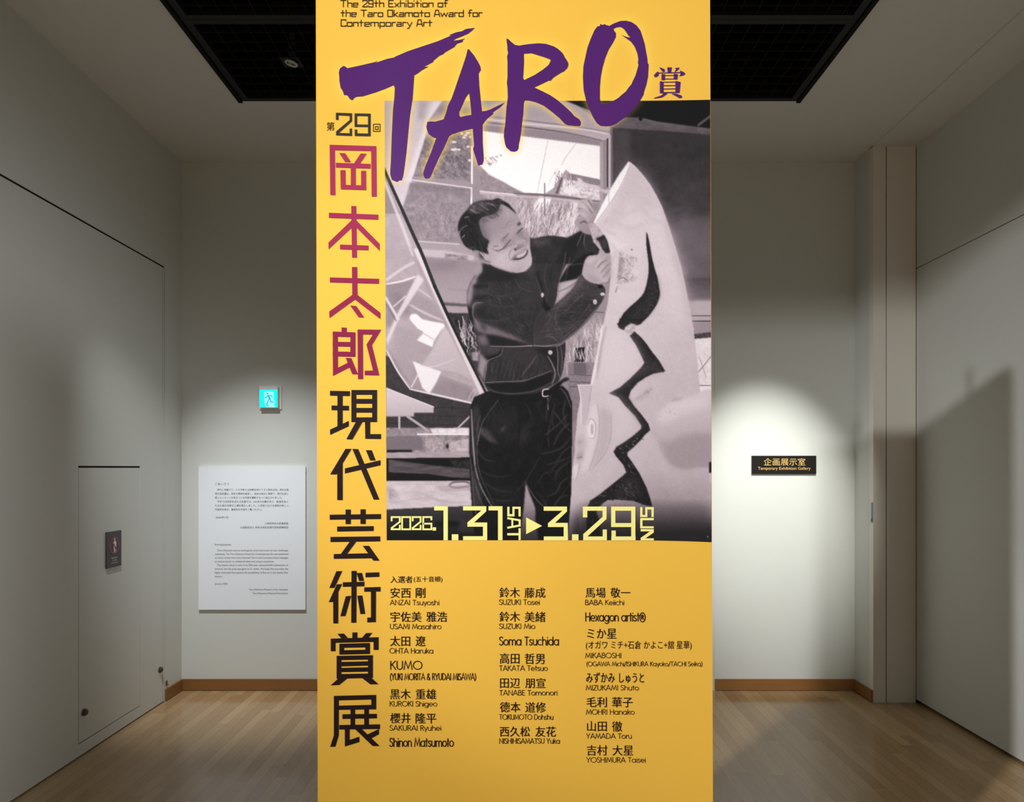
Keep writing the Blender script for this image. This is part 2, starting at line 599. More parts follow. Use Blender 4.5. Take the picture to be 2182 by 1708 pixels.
def paint_print():
    p = Print()
    P, Ln, Ov = p.poly, p.line, p.oval
    # --- studio behind: beams, window, far wall
    P(Q1([(0,0),(2182,0),(2182,1100),(0,1100)]), 150)
    P(Q1([(0,20),(420,20),(120,760),(0,470)]), 196, 3, 1, to=206, ax=Q1([(0,30),(150,700)]), tex=(8, 26))
    P(Q1([(0,30),(100,30),(60,330),(20,520),(0,500)]), 176, 6, .8)
    P(Q1([(330,30),(390,30),(205,560),(150,560)]), 222, 3, .9)
    P(Q1([(240,30),(300,30),(270,150),(225,150)]), 160, 4, .6)
    P(Q1([(400,20),(1210,20),(1345,110),(1500,205),(1500,275),(1430,290),(1000,250),(640,215),(290,175)]), 166, 1.2, 1, to=180, ax=Q1([(400,40),(1450,240)]), tex=(7, 30, 60))
    P(Q1([(380,60),(640,90),(640,140),(360,110)]), 140, 3, .8)
    P(Q1([(900,30),(1210,30),(1340,110),(1100,80)]), 176, 3, .9)
    Ln(Q1([(690,152),(1000,185),(1300,212),(1490,252)]), 5, 208, 1.2)
    Ln(Q1([(690,132),(1000,165),(1490,232)]), 2.5, 140, 1)
    Ln(Q1([(690,172),(960,205),(1200,238),(1440,290)]), 3, 92, 1.4, .8)
    P(Q1([(660,190),(960,215),(1240,245),(1430,295),(1425,325),(950,268),(660,240)]), 150, 1)
    P(Q1([(1180,20),(2182,20),(2182,218),(2000,195),(1800,168),(1690,142),(1600,140),(1500,120),(1350,90)]), 24, 1.4)
    P(Q1([(1590,140),(1690,142),(1800,168),(2182,218),(2182,262),(1900,240),(1500,208)]), 108, 1.6, 1, tex=(14, 10, 22))
    Ln(Q1([(2070,188),(2160,120)]), 5, 105, 1.2)
    Ov(Q1([(1690,148)])[0], 4, 4, 25)
    wall = [(1303,272),(1400,278),(1524,288),(1524,592),(1303,592)]
    P(wall, 66, 1, 1, to=104, ax=[(1340,300),(1380,590)], tex=(16, 26, 40))
    P([(1330,290),(1524,292),(1524,440),(1330,440)], 62, 16, .45, tex=(14, 18, 12))
    P([(1400,470),(1524,470),(1524,580),(1400,580)], 118, 14, .6)
    P([(1303,272),(1345,276),(1340,420),(1303,400)], 92, 5, .7)
    Ln(Q1([(1500,210),(1502,640)]), 5, 120, 1.4)
    P([(1303,591),(1524,591),(1524,642),(1303,642)], 92, 1, 1, to=122, ax=[(1400,595),(1400,640)])
    P([(1303,641),(1524,641),(1524,720),(1303,720)], 168, 2.5)
    P([(1480,640),(1524,640),(1524,680),(1480,680)], 186, 4, .7)
    Ln([(1460,672.5),(1524,672.5)], 1.6, 70, .7)
    Ln([(1460,684),(1524,684)], 1.8, 62, .7)
    P([(1470,686),(1524,686),(1524,716),(1470,716)], 156, 1)
    P([(1476,712),(1524,706),(1524,722),(1478,724)], 84, 1, 1, tex=(30, 4))
    P([(1478,722),(1524,718),(1524,830),(1480,850)], 224, 1, 1, tex=(14, 7))
    Ln([(1488,793),(1524,748)], 1.6, 120, .8)
    Ln([(1490,760),(1505,804)], 1.2, 160, .8)
    Ln([(1490,821),(1524,821)], 1.6, 110, .8)
    P([(1486,823),(1524,823),(1524,850),(1486,850)], 236, 1)
    # window: sky, trees, sashes
    P(Q1([(290,235),(585,215),(585,585),(195,545),(230,430)]), 138, 1, 1, tex=(34, 8))
    p.strands(Q1([(300,250),(575,240),(575,540),(230,520)]), 300, 6, .3, [92, 110, 150, 175], 5, 1.3, 2, .6)
    for i, (x, y) in enumerate([(520,245),(545,255),(560,240),(575,265),(535,270),(470,300),(480,345),(500,350),(460,350),(570,420),(560,330)]):
        Ov(Q1([(x, y)])[0], 3 + i % 3, 2.5, 238, .8, .85)
    P(Q1([(635,230),(1100,280),(1430,325),(1430,720),(635,640)]), 168, .8)
    P(Q1([(640,225),(950,266),(1425,326),(1425,548),(1240,512),(1200,480),(1120,600),(1060,640),(930,632),(860,600),(700,520),(640,455)]), 246, 1)
    P(Q1([(635,455),(700,515),(800,565),(925,640),(635,630)]), 152, 1.4, 1, tex=(16, 8))
    p.strands(Q1([(660,400),(770,375),(740,430),(680,470)]), 40, 6, 1.0, [150, 120, 175], 9, 1.2, 1.5, .8)
    Ln(Q1([(1088,275),(1050,450),(1010,640)]), 1.1, 178, .6)
    Ln(Q1([(1270,305),(1200,400),(1170,455)]), 1.1, 178, .6)
    Ln(Q1([(1150,470),(1110,530),(1085,590)]), 1.1, 200, .6)
    P(Q1([(1235,505),(1425,545),(1425,585),(1300,575),(1240,540)]), 142, .9, 1, tex=(12, 4))
    P(Q1([(1175,540),(1290,560),(1425,590),(1425,690),(1160,640)]), 206, 1, 1, tex=(40, 3.5))
    P(Q1([(1180,545),(1240,570),(1280,640),(1190,640)]), 232, 1.5, .9)
    p.strands(Q1([(1130,480),(1250,500),(1250,560),(1120,600)]), 60, 9, .1, [240, 150, 190, 110], 21, 1.2, 1.5)
    P(Q1([(1170,530),(1185,535),(1150,640),(1130,640)]), 110, 1)
    P(Q1([(1275,530),(1300,540),(1330,580),(1300,605),(1285,590)]), 212, 1.2)
    Ln(Q1([(1300,560),(1400,600),(1480,620)]), 5, 200, 1, 1, 4)
    # grass and straw below the rail
    grass = Q1([(640,640),(1430,690),(1290,920),(960,950),(760,720)])
    P(grass, 172, 2, 1, tex=(22, 14, 5))
    P(Q1([(985,730),(1030,655),(1110,665),(1090,770),(1000,790)]), 238, 2)
    P(Q1([(1240,690),(1290,690),(1285,800),(1260,870),(1200,920),(1165,920),(1200,800)]), 222, 3)
    p.strands(Q1([(900,670),(1290,690),(1280,870),(960,900)]), 420, 20, -.25, [214, 150, 195, 130, 228], 31, 1.2, 2.5, .75)
    Ln(Q1([(1062,570),(1062,780)]), 2.2, 120, .8)
    Ln(Q1([(1160,530),(1075,780)]), 3, 165, 1)
    Ln(Q1([(632,622),(870,645)]), 3.4, 214, .9)
    Ln(Q1([(860,636),(1100,650),(1430,690)]), 5, 122, 1)
    Ln(Q1([(632,634),(860,655),(1100,668),(1430,706)]), 2, 196, .9)
    # frame uprights
    P(Q1([(582,205),(637,210),(637,690),(600,760),(578,760)]), 164, .9, 1, to=150, ax=Q1([(600,200),(600,700)]))
    Ln(Q1([(586,330),(586,570)]), 3.6, 236, .7)
    Ln(Q1([(582,600),(582,712)]), 4.0, 244, .7)
    P(Q1([(200,520),(580,560),(580,600),(190,558)]), 158, 1)
    Ln(Q1([(195,548),(582,601)]), 3.4, 214, .9)
    P(Q1([(180,565),(578,608),(575,700),(500,800),(490,980),(340,960),(230,950),(130,760)]), 150, 1.4, 1, tex=(18, 9))
    P(Q1([(200,565),(578,610),(578,650),(190,610)]), 132, 4, .7, tex=(16, 7))
    p.strands(Q1([(160,700),(490,720),(490,930),(240,930)]), 260, 5, .2, [175, 130, 185], 41, 1.1, 1.5, .5)
    P(Q1([(1425,290),(1470,300),(1470,720),(1425,720)]), 150, .8)
    P(Q1([(1425,300),(1445,300),(1445,720),(1425,720)]), 170, .8)
    Ln(Q1([(1474,275),(1474,590)]), 3, 66, .9)
    Ln(Q1([(1487,262),(1487,600)]), 4.5, 190, .9)
    Ln(Q1([(1440,283),(1490,262)]), 4, 186, 1)
    # sill and wall boards to the left of the man
    P(Q1([(220,945),(520,965),(620,1010),(640,1110),(280,1110)]), 166, 1.5)
    Ln(Q1([(225,948),(500,968)]), 3, 196, 1)
    P(Q1([(240,1000),(420,1010),(600,1045),(600,1075),(270,1050)]), 192, 1.5)
    P(Q1([(410,1030),(560,1045),(560,1080),(410,1070)]), 150, 1.5, 1, tex=(40, 5, 9))
    P(Q2([(250,20),(620,55),(640,110),(560,240),(330,230)]), 150, 2, 1, to=164, ax=Q2([(400,60),(420,230)]))
    P(Q2([(300,60),(480,50),(500,100),(330,120)]), 136, 5, .6)
    P(Q2([(330,225),(570,250),(565,330),(400,330)]), 166, 1.2)
    P(Q2([(395,318),(570,332),(565,352),(405,345)]), 104, 1.2)
    P(Q2([(400,340),(570,350),(565,392),(420,388)]), 168, 1.2)
    P(Q2([(425,388),(590,392),(640,640),(650,760),(600,760)]), 58, 1.2, 1, tex=(30, 6))
    p.strands(Q2([(490,390),(575,395),(620,600),(570,640),(510,520)]), 70, 20, .1, [200, 170, 215, 120], 51, 1.4, 2)
    P(Q2([(580,645),(640,640),(640,705),(590,705)]), 178, 2, .8, tex=(20, 5))
    P(Q2([(560,710),(660,710),(660,800),(610,800)]), 72, 1)
    # between the arm and the sculpture
    P(Q2([(1100,330),(1160,180),(1280,160),(1520,120),(1450,420),(1410,560),(1190,580)]), 156, 1)
    P(Q2([(1170,200),(1280,165),(1300,170),(1140,350)]), 182, 2)
    Ln(Q2([(1390,382),(1450,386)]), 2, 110, .8)
    P(Q2([(1150,560),(1440,390),(1400,860),(1290,1000),(1215,830)]), 164, 1, 1, tex=(18, 12, 4))
    p.strands(Q2([(1230,560),(1430,410),(1400,700),(1200,740)]), 230, 20, .05, [205, 150, 222, 128, 190], 61, 1.3, 2, .85)
    P(Q2([(1262,620),(1325,612),(1328,708),(1258,710)]), 24, .9)
    p.strands(Q2([(1240,600),(1330,600),(1330,690),(1240,690)]), 18, 24, .05, [205, 170], 62, 1.2, 2)
    P(Q2([(1215,712),(1390,712),(1375,870),(1290,880),(1290,1100),(1235,1100),(1215,860)]), 140, 1, 1, tex=(12, 5))
    P(Q2([(1250,715),(1335,715),(1335,790),(1250,790)]), 116, 1)
    for y in (792, 838, 872):
        Ln(Q2([(1225,y),(1370,y+6)]), 1.4, 100, .7)
    # --- lower left: brick wall, boards, table
    P(Q3([(0,-200),(590,10),(590,290),(0,290)]), 72, 1, 1, tex=(12, 8))
    for y, x0 in ((75,28),(140,28),(195,120),(250,28)):
        Ln(Q3([(x0,y),(580,y+14)]), 1.3, 48, .7, .8)
    for x, y in ((150,215),(330,215),(240,270),(455,150),(455,90),(520,200)):
        Ln(Q3([(x,y-20),(x,y+25)]), 1.2, 48, .7, .8)
    P(Q3([(20,280),(240,278),(590,285),(590,450),(20,450)]), 150, 1, 1, tex=(34, 9))
    P(Q3([(20,335),(225,330),(262,345),(262,428),(20,425)]), 128, 1)
    P(Q3([(20,290),(190,285),(225,330),(20,335)]), 152, 1, 1, tex=(22, 6))
    P(Q3([(310,285),(590,278),(590,330),(330,318)]), 222, 1.2, 1, tex=(18, 7))
    Ln(Q3([(230,322),(590,322)]), 3, 236, 1)
    P(Q3([(282,345),(330,335),(378,350),(405,395),(395,440),(285,440),(275,390)]), 168, 1, 1, tex=(26, 4))
    Ov(Q3([(425,400)])[0], 6, 9, 150)
    Ov(Q3([(425,400)])[0], 3, 5, 60)
    P(Q3([(440,375),(580,345),(590,440),(440,440)]), 184, 1.2, 1, tex=(26, 6))
    P(Q3([(28,424),(195,424),(195,444),(28,444)]), 30, 1)
    P(Q3([(20,442),(585,434),(585,478),(20,482)]), 172, .9, 1, tex=(10, 5, 14))
    P(Q3([(20,480),(585,474),(585,632),(20,634)]), 22, .9)
    P(Q3([(440,490),(585,490),(585,545),(470,540)]), 60, 2, .8, tex=(34, 5))
    P(Q3([(40,486),(180,505),(330,525),(585,550),(585,610),(460,605),(300,582),(40,572)]), 96, 1, 1, tex=(16, 3, 26))
    P(Q3([(20,628),(600,628),(600,795),(20,818)]), 206, 1, 1, tex=(16, 10, 26))
    P(Q3([(28,660),(75,680),(110,720),(40,760)]), 168, 3, .7, tex=(26, 5))
    Ln(Q3([(230,700),(400,760),(560,770)]), 3, 186, 1.5, .8)
    Ln(Q3([(60,770),(300,740),(420,790)]), 3, 190, 1.5, .7)
    P(Q3([(345,662),(575,652),(585,690),(392,698)]), 186, 1)
    Ln(Q3([(435,655),(470,635),(540,632),(570,645)]), 5, 128, 1.6)
    Ln(Q3([(435,658),(480,672),(570,662)]), 4, 150, 1.6)
    P(Q3([(20,815),(340,800),(620,790),(640,1060),(20,1060)]), 72, 1, 1, to=38, ax=Q3([(200,820),(200,1000)]), tex=(5, 9))
    P(Q3([(345,895),(512,890),(512,925),(350,925)]), 34, 1.5)
    P(Q3([(505,885),(600,880),(600,965),(495,965)]), 92, 3, .6)
    # pale board edge-on at far left and its props
    P(Q3([(20,15),(28,20),(335,142),(335,182),(208,182),(205,206),(20,206)]), 206, 1, 1, to=186, ax=Q3([(150,60),(150,200)]))
    Ln(Q3([(28,22),(335,144)]), 2.4, 222, 1)
    Ln(Q3([(110,206),(110,282)]), 4.5, 186, 1)
    Ln(Q3([(165,206),(300,300)]), 5.5, 176, 1)
    Ln(Q3([(572,205),(490,285)]), 3.5, 190, 1)
    # --- sheet of glass leaning at the left
    sheet = Q2([(10,-260),(120,-260),(250,0),(705,985),(690,1008),(180,890),(15,620)])
    P(sheet, 182, 1.2, .82, tex=(9, 24))
    P(Q2([(20,195),(230,165),(60,470),(20,490)]), 146, 3, .8)
    P(Q2([(150,230),(320,300),(430,470),(300,450),(180,420),(90,430)]), 158, 4, .75)
    P(Q2([(60,260),(110,250),(180,380),(120,400)]), 136, 4, .6)
    P(Q2([(90,470),(250,520),(230,560),(330,620),(250,740),(200,700),(190,860),(60,660)]), 168, 4, .8)
    P(Q2([(230,135),(275,168),(110,420),(32,600),(24,560),(90,410)]), 220, 1.6, .9)
    Ln(Q2([(22,200),(130,180),(215,150)]), 4, 226, 1.2)
    Ln(Q2([(30,170),(120,105),(200,60)]), 6, 212, 2, .8)
    Ln(Q2([(100,80),(160,-10)]), 10, 176, 4, .7)
    Ln(Q2([(22,290),(105,430)]), 5, 214, 1.4)
    Ln(Q2([(22,330),(90,440)]), 2, 130, 1)
    Ln(Q2([(180,335),(290,395),(400,440)]), 5, 206, 2, .8)
    Ln(Q2([(240,235),(330,300)]), 4, 206, 2, .7)
    Ln(Q2([(75,345),(150,280)]), 3, 222, 1.4, .8)
    P(Q2([(178,412),(190,398),(215,393),(235,405),(260,430),(330,446),(405,458),(410,480),(385,500),(335,575),(328,612),(280,592),(225,566),(262,530),(268,512),(230,490),(195,450),(180,432)]), 238, 1.1)
    Ln(Q2([(265,520),(330,560)]), 3, 196, 1.5, .8)
    P(Q2([(400,480),(420,490),(480,610),(600,830),(480,775),(340,755),(255,742),(330,625)]), 198, 1.2, .95, to=186, ax=Q2([(400,500),(420,800)]))
    Ln(Q2([(255,742),(340,738),(480,690)]), 2.2, 214, 1, .8)
    P(Q2([(198,703),(260,730),(385,772),(345,860),(305,918),(262,880),(222,770)]), 234, 1)
    P(Q2([(345,860),(425,832),(560,880),(640,950),(520,960),(330,918)]), 148, 3, .8, tex=(10, 14))
    Ln(Q2([(25,632),(100,770),(182,888)]), 4, 216, 1.2)
    Ln(Q2([(45,632),(120,770),(200,870)]), 2.5, 150, 1.4, .8)
    Ln(Q2([(182,888),(440,945),(690,1003)]), 4, 222, 1.2)
    Ln(Q2([(190,872),(240,780)]), 3, 226, 1.2, .8)
    for a in (560, 585, 612):
        Ln(Q2([(a,960),(a+28,905),(a+70,880)]), 2, 206, 1.2, .7)
    Ln(Q1([(15,560),(140,880),(200,1040)]), 6, 220, 2.4, .75)
    Ln(Q2([(222,-20),(428,430),(682,985)]), 9, 216, 1.8)
    Ln(Q2([(185,-40),(330,300),(430,500)]), 5, 160, 3, .6)
    edge = Q1([(8,470),(60,590),(150,790),(210,925)]) + Q2([(260,5),(342,215),(458,470),(566,690),(664,885),(694,950)])
    Ln(edge[:6], 6.2, 50, 1.2, 1, 7.2)
    Ln(edge[5:], 7.2, 40, 1.2, 1, 3.6)
    
    # --- the man: trousers
    P(Q3([(575,140),(600,80),(690,40),(1000,55),(1180,5),(1215,40),(1242,120),(1240,400),(1236,700),(1222,880),(1205,1060),(610,1060),(590,860),(572,600),(568,300)]), 30, .9, 1, tex=(9, 14))
    P(Q3([(580,150),(640,130),(640,250),(620,420),(600,480),(575,460)]), 74, 4, .8)
    Ln(Q3([(582,160),(590,330),(600,460),(612,560),(650,680),(720,800)]), 3.6, 168, 1.6, .9)
    Ln(Q3([(640,300),(618,400),(632,560),(700,720),(740,800)]), 2, 128, 1.4, .7)
    Ln(Q3([(576,480),(590,620),(600,780),(620,860)]), 2.5, 140, 1.5, .7)
    P(Q3([(575,500),(605,560),(650,720),(640,800),(600,800),(580,650)]), 92, 4, .7)
    Ln(Q3([(760,95),(690,190),(650,260),(620,400)]), 2, 120, 1.2, .8)
    P(Q3([(640,270),(700,300),(760,390),(700,370),(640,320)]), 120, 3, .7)
    P(Q3([(770,285),(810,262),(795,300),(775,308)]), 176, 1.4, .8)
    P(Q3([(690,160),(880,140),(900,330),(820,400),(700,330)]), 48, 8, .7, tex=(9, 5))
    P(Q3([(880,330),(960,230),(985,180),(960,330),(900,430)]), 62, 6, .7)
    Ln(Q3([(890,130),(900,250),(885,420)]), 2.4, 18, 2, .8)
    Ln(Q3([(1080,130),(1065,240),(1072,330),(1030,470)]), 2, 10, 1.2, .9)
    Ln(Q3([(1082,85),(1085,160)]), 1.8, 178, .9, .9)
    Ln(Q3([(1120,170),(1180,250),(1230,300)]), 2.4, 96, 1.6, .7)
    Ln(Q3([(1215,190),(1150,260),(1060,330)]), 3, 92, 2, .7)
    Ln(Q3([(1235,340),(1160,420),(1040,450)]), 4, 74, 3, .7)
    Ln(Q3([(1225,500),(1150,560),(1130,620)]), 4, 70, 3, .7)
    Ln(Q3([(1160,20),(1200,60),(1235,150)]), 2.6, 110, 1.5, .8)
    Ln(Q3([(1110,60),(1080,130),(1070,240)]), 3, 78, 2, .8)
    P(Q3([(640,560),(720,640),(860,690),(930,640),(880,760),(740,760),(660,660)]), 44, 8, .7)
    Ln(Q3([(1230,640),(1150,760),(1120,790)]), 3, 66, 3, .6)
    Ln(Q3([(880,690),(930,640),(1030,470)]), 1.8, 96, 1.4, .6)
    P(Q3([(938,632),(960,700),(1000,800),(1005,860),(1040,1060),(890,1060),(925,800)]), 168, 1.4, 1, to=92, ax=Q3([(950,760),(970,1000)]))
    Ln(Q3([(950,660),(1000,740),(1060,800)]), 2, 128, 1.2, .8)
    P(Q3([(1000,860),(1050,800),(1080,1060),(1030,1060)]), 26, 2)
    # worn velvet sheen of the trousers
    tro = Q3([(600,120),(1180,60),(1230,300),(1220,860),(1080,900),(1000,640),(930,640),(880,900),(620,880),(590,500)])
    p.strands(tro, 260, 12, .15, [16, 44, 52, 24], 91, 2.2, 2.5, .45)
    for pts, w_, t_ in (([(620,420),(660,480),(720,500)],3,84), ([(640,560),(740,600),(840,590)],4,62), ([(660,640),(760,690),(860,700)],4,66), ([(700,740),(780,760),(860,750)],3,74),
                        ([(1225,250),(1170,300),(1120,390)],3,104), ([(1235,400),(1180,440),(1140,500),(1080,520)],3,96), ([(1230,470),(1160,500),(1100,560)],2.5,84), ([(1225,600),(1170,640),(1140,700),(1080,730)],3,100),
                        ([(1215,720),(1160,740),(1120,800)],2.5,92), ([(1140,560),(1060,580),(1020,640)],3,70), ([(1105,230),(1085,320),(1090,400)],2.5,92), ([(1130,120),(1110,200),(1120,280)],2.5,84),
                        ([(1200,100),(1185,180),(1205,260)],2,110), ([(600,620),(630,720),(660,800)],3,120), ([(700,200),(680,280),(690,340)],3,70), ([(930,120),(960,160),(980,230)],2.5,66),
                        ([(760,120),(790,180),(770,260)],2.5,58), ([(1010,700),(1060,760),(1090,850)],3,70), ([(640,200),(620,280),(625,360)],2,130)):
        Ln(Q3(pts), w_ / 3.073 * 3.0, t_, 2.6, .6)
    # jacket body
    body = BO([(370,10),(345,90),(300,140),(250,220),(215,300),(197,400),(205,540),(235,650),(290,800),(320,900),(345,1000),(365,1080),(335,1130),(340,1200),(315,1290),(410,1470),(480,1560),(700,1605),(980,1592),(1220,1490),(1330,1400),(1382,1180),(1392,960),(1320,800),(1260,560),(1290,400),(1310,240),(1380,60),(1440,-60),(1500,-260),(1250,-330),(1040,-300),(985,-220),(1010,-60),(960,60),(870,110),(600,60)])
    P(body, 58, .9, 1, tex=(9, 12), cr=True)
    P(Q1([(965,925),(1010,935),(1075,920),(1120,935),(1200,930),(1260,900),(1310,875),(1340,860),(1370,905),(1400,960),(1440,1020),(1430,1095),(970,1095)]), 52, 1.2, 1, tex=(9, 8))
    P(Q1([(1190,960),(1300,880),(1330,890),(1270,1000),(1230,1095),(1150,1095)]), 36, 3, .9)
    Ln(Q1([(1316,880),(1290,940),(1272,980)]), 2, 120, 1.2, .8)
    Ln(Q1([(1330,880),(1320,960),(1340,1010)]), 2.6, 132, 1.4, .8)
    P(Q1([(1330,900),(1380,950),(1410,1020),(1370,1050),(1320,1010)]), 58, 3, .9)
    P(Q1([(975,930),(1075,925),(1110,960),(1030,990),(975,970)]), 92, 4, .7, tex=(20, 5))
    P(Q2([(1150,190),(1210,90),(1300,20),(1370,-10),(1400,20),(1330,60),(1300,140),(1270,165)]), 30, 1.4, 1)
    Ln(Q2([(1200,-10),(1185,80),(1145,230)]), 2.2, 104, 1.3, .8)
    Ln(Q2([(1230,20),(1215,90),(1195,180)]), 2, 98, 1.3, .7)
    Ln(Q2([(1240,75),(1310,65)]), 2, 100, 1.5, .7)
    p.strands(BO([(330,150),(800,150),(1180,300),(1240,560),(980,980),(480,960),(300,640)]), 520, 9, .6, [40, 84, 98, 50], 92, 1.6, 2.5, .38)
    p.strands(BO([(460,1080),(1020,1040),(1180,1240),(1000,1420),(440,1430)]), 240, 12, -.1, [36, 88, 104, 48], 93, 1.3, 1, .4)
    # pale rim of the back and shoulder, folds
    P(BO([(365,30),(385,130),(330,210),(280,300),(270,420),(225,520),(200,500),(195,400),(215,290),(255,210),(300,140)]), 158, 3, .95)
    P(BO([(340,140),(420,190),(340,240),(320,200)]), 44, 3, .8)
    P(BO([(270,270),(400,250),(500,285),(400,300),(280,310)]), 30, 3, .85)
    P(BO([(270,320),(400,335),(520,370),(420,385),(260,400)]), 92, 4, .6)
    P(BO([(290,400),(420,385),(520,390),(400,430),(270,470)]), 34, 4, .8)
    P(BO([(250,510),(300,460),(400,480),(330,520),(270,640)]), 110, 3, .7)
    Ln(BO([(400,480),(300,490),(268,560),(280,660),(350,770)]), 2, 150, 1.2, .8)
    P(BO([(218,560),(250,530),(260,640),(285,760),(240,680)]), 26, 1.6, .95)
    P(BO([(300,560),(420,530),(420,620),(560,660),(480,680),(330,640)]), 30, 6, .8)
    P(BO([(280,650),(360,720),(520,780),(720,860),(960,980),(1000,1010),(860,960),(600,890),(420,860),(330,830),(290,780)]), 136, 3, .8)
    P(BO([(350,720),(420,760),(440,830),(390,800)]), 60, 3, .8)
    P(BO([(430,870),(560,890),(800,950),(940,1000),(700,1015),(480,1000)]), 36, 2, .95)
    P(BO([(320,880),(430,870),(470,990),(420,1010),(350,990)]), 132, 4, .8)
    P(BO([(345,1000),(480,1010),(620,1020),(580,1110),(460,1100),(370,1080)]), 82, 4, .85, tex=(12, 6))
    P(BO([(360,1135),(470,1135),(560,1110),(625,1050),(620,1090),(560,1150),(470,1175),(390,1165)]), 22, 2, 1)
    Ln(BO([(640,1030),(600,1120),(450,1190),(430,1300),(405,1460)]), 2, 140, 1.1, .8)
    P(BO([(340,1080),(380,1110),(450,1180),(420,1300),(400,1440),(330,1300),(345,1190)]), 164, 3, .9)
    for i in range(16):
        x = 470 + i * 28
        Ln(BO([(x + 30, 1180 + i * 3), (x + 8, 1300), (x - 14, 1420)]), 1.4, 84 if i % 2 else 44, 1, .6)
    P(BO([(650,1020),(1010,1020),(1050,1130),(960,1260),(800,1180),(640,1120)]), 70, 8, .7, tex=(8, 4))
    Ln(BO([(480,1010),(760,1015),(980,1005),(1280,1010),(1390,950)]), 2.2, 164, 1.1, .9)
    P(BO([(1020,1020),(1290,1020),(1310,1300),(1260,1300),(1200,1180)]), 34, 4, .8)
    Ln(BO([(1290,1010),(1305,1150),(1300,1300),(1330,1400)]), 2, 150, 1.1, .8)
    Ln(BO([(1335,1010),(1355,1150),(1340,1330)]), 2, 120, 1.1, .8)
    Ln(BO([(1180,1130),(1240,1240),(1270,1350),(1230,1470)]), 3, 150, 1.5, .85)
    Ln(BO([(1050,1120),(940,1270),(850,1390)]), 2, 122, 1.4, .7)
    Ln(BO([(410,1452),(640,1440),(880,1430),(1060,1370),(1230,1305)]), 2.2, 150, 1.1, .85)
    P(BO([(415,1465),(880,1445),(1230,1320),(1220,1450),(980,1560),(700,1580),(520,1540)]), 30, 2, 1, tex=(8, 5))
    Ln(BO([(460,1520),(560,1570),(760,1585),(980,1560),(1130,1500),(1240,1440)]), 2, 112, 1.4, .8)
    P(BO([(480,1565),(700,1606),(980,1592),(1200,1520),(1330,1430),(1420,1390),(1440,1415),(1360,1450),(1290,1560),(1000,1700),(500,1640)]), 24, 1.5)
    Ln(BO([(1345,1430),(1390,1400),(1438,1405)]), 3.4, 60, 1.2)
    Ln(BO([(1195,1530),(1125,1540),(1122,1615),(1195,1610)]), 2.6, 205, .8)
    # forearm with cuff
    arm = Q2([(985,600),(975,560),(980,470),(1030,365),(1100,365),(1135,330),(1240,235),(1300,140),(1335,165),(1440,205),(1458,268),(1400,370),(1290,495),(1160,592),(1060,608)])
    P(arm, 74, 1, 1, tex=(12, 6), cr=True)
    P(Q2([(1240,235),(1300,140),(1340,170),(1260,260),(1140,370),(1130,345)]), 100, 4, .8)
    Ln(Q2([(1135,400),(1200,380),(1240,330),(1310,270)]), 2.2, 128, 1.4, .7)
    P(Q2([(1130,400),(1280,310),(1400,290),(1380,370),(1270,450),(1170,470)]), 52, 5, .7, tex=(10, 5))
    Ln(Q2([(1160,592),(1290,492),(1400,362)]), 4, 122, 2.5, .8)
    Ln(Q2([(985,600),(1070,606),(1160,590)]), 2, 160, 1.2, .8)
    Ln(Q2([(1030,365),(985,460),(980,560),(988,606)]), 1.8, 30, 1.2, .9)
    Ln(Q2([(1150,350),(1130,430),(1175,520)]), 1.8, 108, 1.4, .7)
    Ln(Q2([(1080,370),(1100,420),(1060,480)]), 2, 104, 2, .6)
    P(Q2([(1030,370),(1080,380),(1060,470),(1000,540),(985,500)]), 62, 4, .7)
    Ln(Q2([(1050,545),(1110,545),(1150,580)]), 2, 120, 1.5, .7)
    P(Q2([(1408,205),(1440,205),(1442,230),(1415,228)]), 20, 1)
    P(Q2([(1110,370),(1070,380),(1040,320),(1050,280),(1065,330)]), 18, 2)
    Ln(Q2([(1010,120),(1040,200),(1060,300),(1070,370)]), 2.5, 26, 1.4, .9)
    Ln(Q2([(1000,150),(1030,240),(1052,330)]), 1.6, 112, 1.2, .7)
    P(Q2([(930,90),(980,30),(1000,100),(960,150)]), 92, 5, .6)
    P(Q2([(640,90),(720,80),(900,130),(880,200),(700,180)]), 40, 8, .8, tex=(9, 4))
    P(Q2([(920,180),(1010,230),(1020,350),(960,400),(900,300)]), 68, 10, .6)
    p.strands(Q2([(1040,400),(1240,260),(1420,230),(1380,360),(1270,470),(1130,560),(1020,560)]), 260, 9, 1.9, [44, 100, 116, 58], 94, 1.3, 2, .42)
    for pts, t_ in (([(1200,520),(1290,430),(1360,330)],118), ([(1180,540),(1260,470),(1330,380)],40), ([(1160,560),(1220,520),(1290,450)],110), ([(1150,250),(1220,220),(1290,170)],100),
                    ([(640,250),(760,280),(900,250)],86), ([(600,420),(760,440),(930,380)],82), ([(700,330),(820,350),(960,300)],76), ([(620,480),(760,500),(860,560)],100), ([(680,160),(700,220),(640,280)],90),
                    ([(860,150),(900,220),(980,250)],96), ([(1080,60),(1060,160),(1090,260)],92), ([(1110,90),(1100,170),(1120,240)],38), ([(920,470),(880,540),(900,590)],90)):
        Ln(Q2(pts), 2.4, t_, 1.6, .6)
    # buttons
    for pt, rx, ry in ((BO([(1211,1085)])[0], 4.6, 5), (BO([(1115,388)])[0], 3, 5), (BO([(1845,378)])[0], 5, 3.4), (BO([(1752,472)])[0], 4.2, 5.4)):
        Ov(pt, rx, ry, 206, .7)
        Ov((pt[0] - .6, pt[1] + .6), rx * .4, ry * .4, 180, .7)
    # --- head
    P(FA([(430,1200),(520,1130),(570,1180),(560,1300),(470,1350),(440,1280)]), 160, 2)
    P(FA([(560,1150),(700,1180),(900,1260),(1120,1300),(1150,1340),(1000,1380),(700,1400),(540,1440),(500,1330),(570,1260)]), 40, 3)
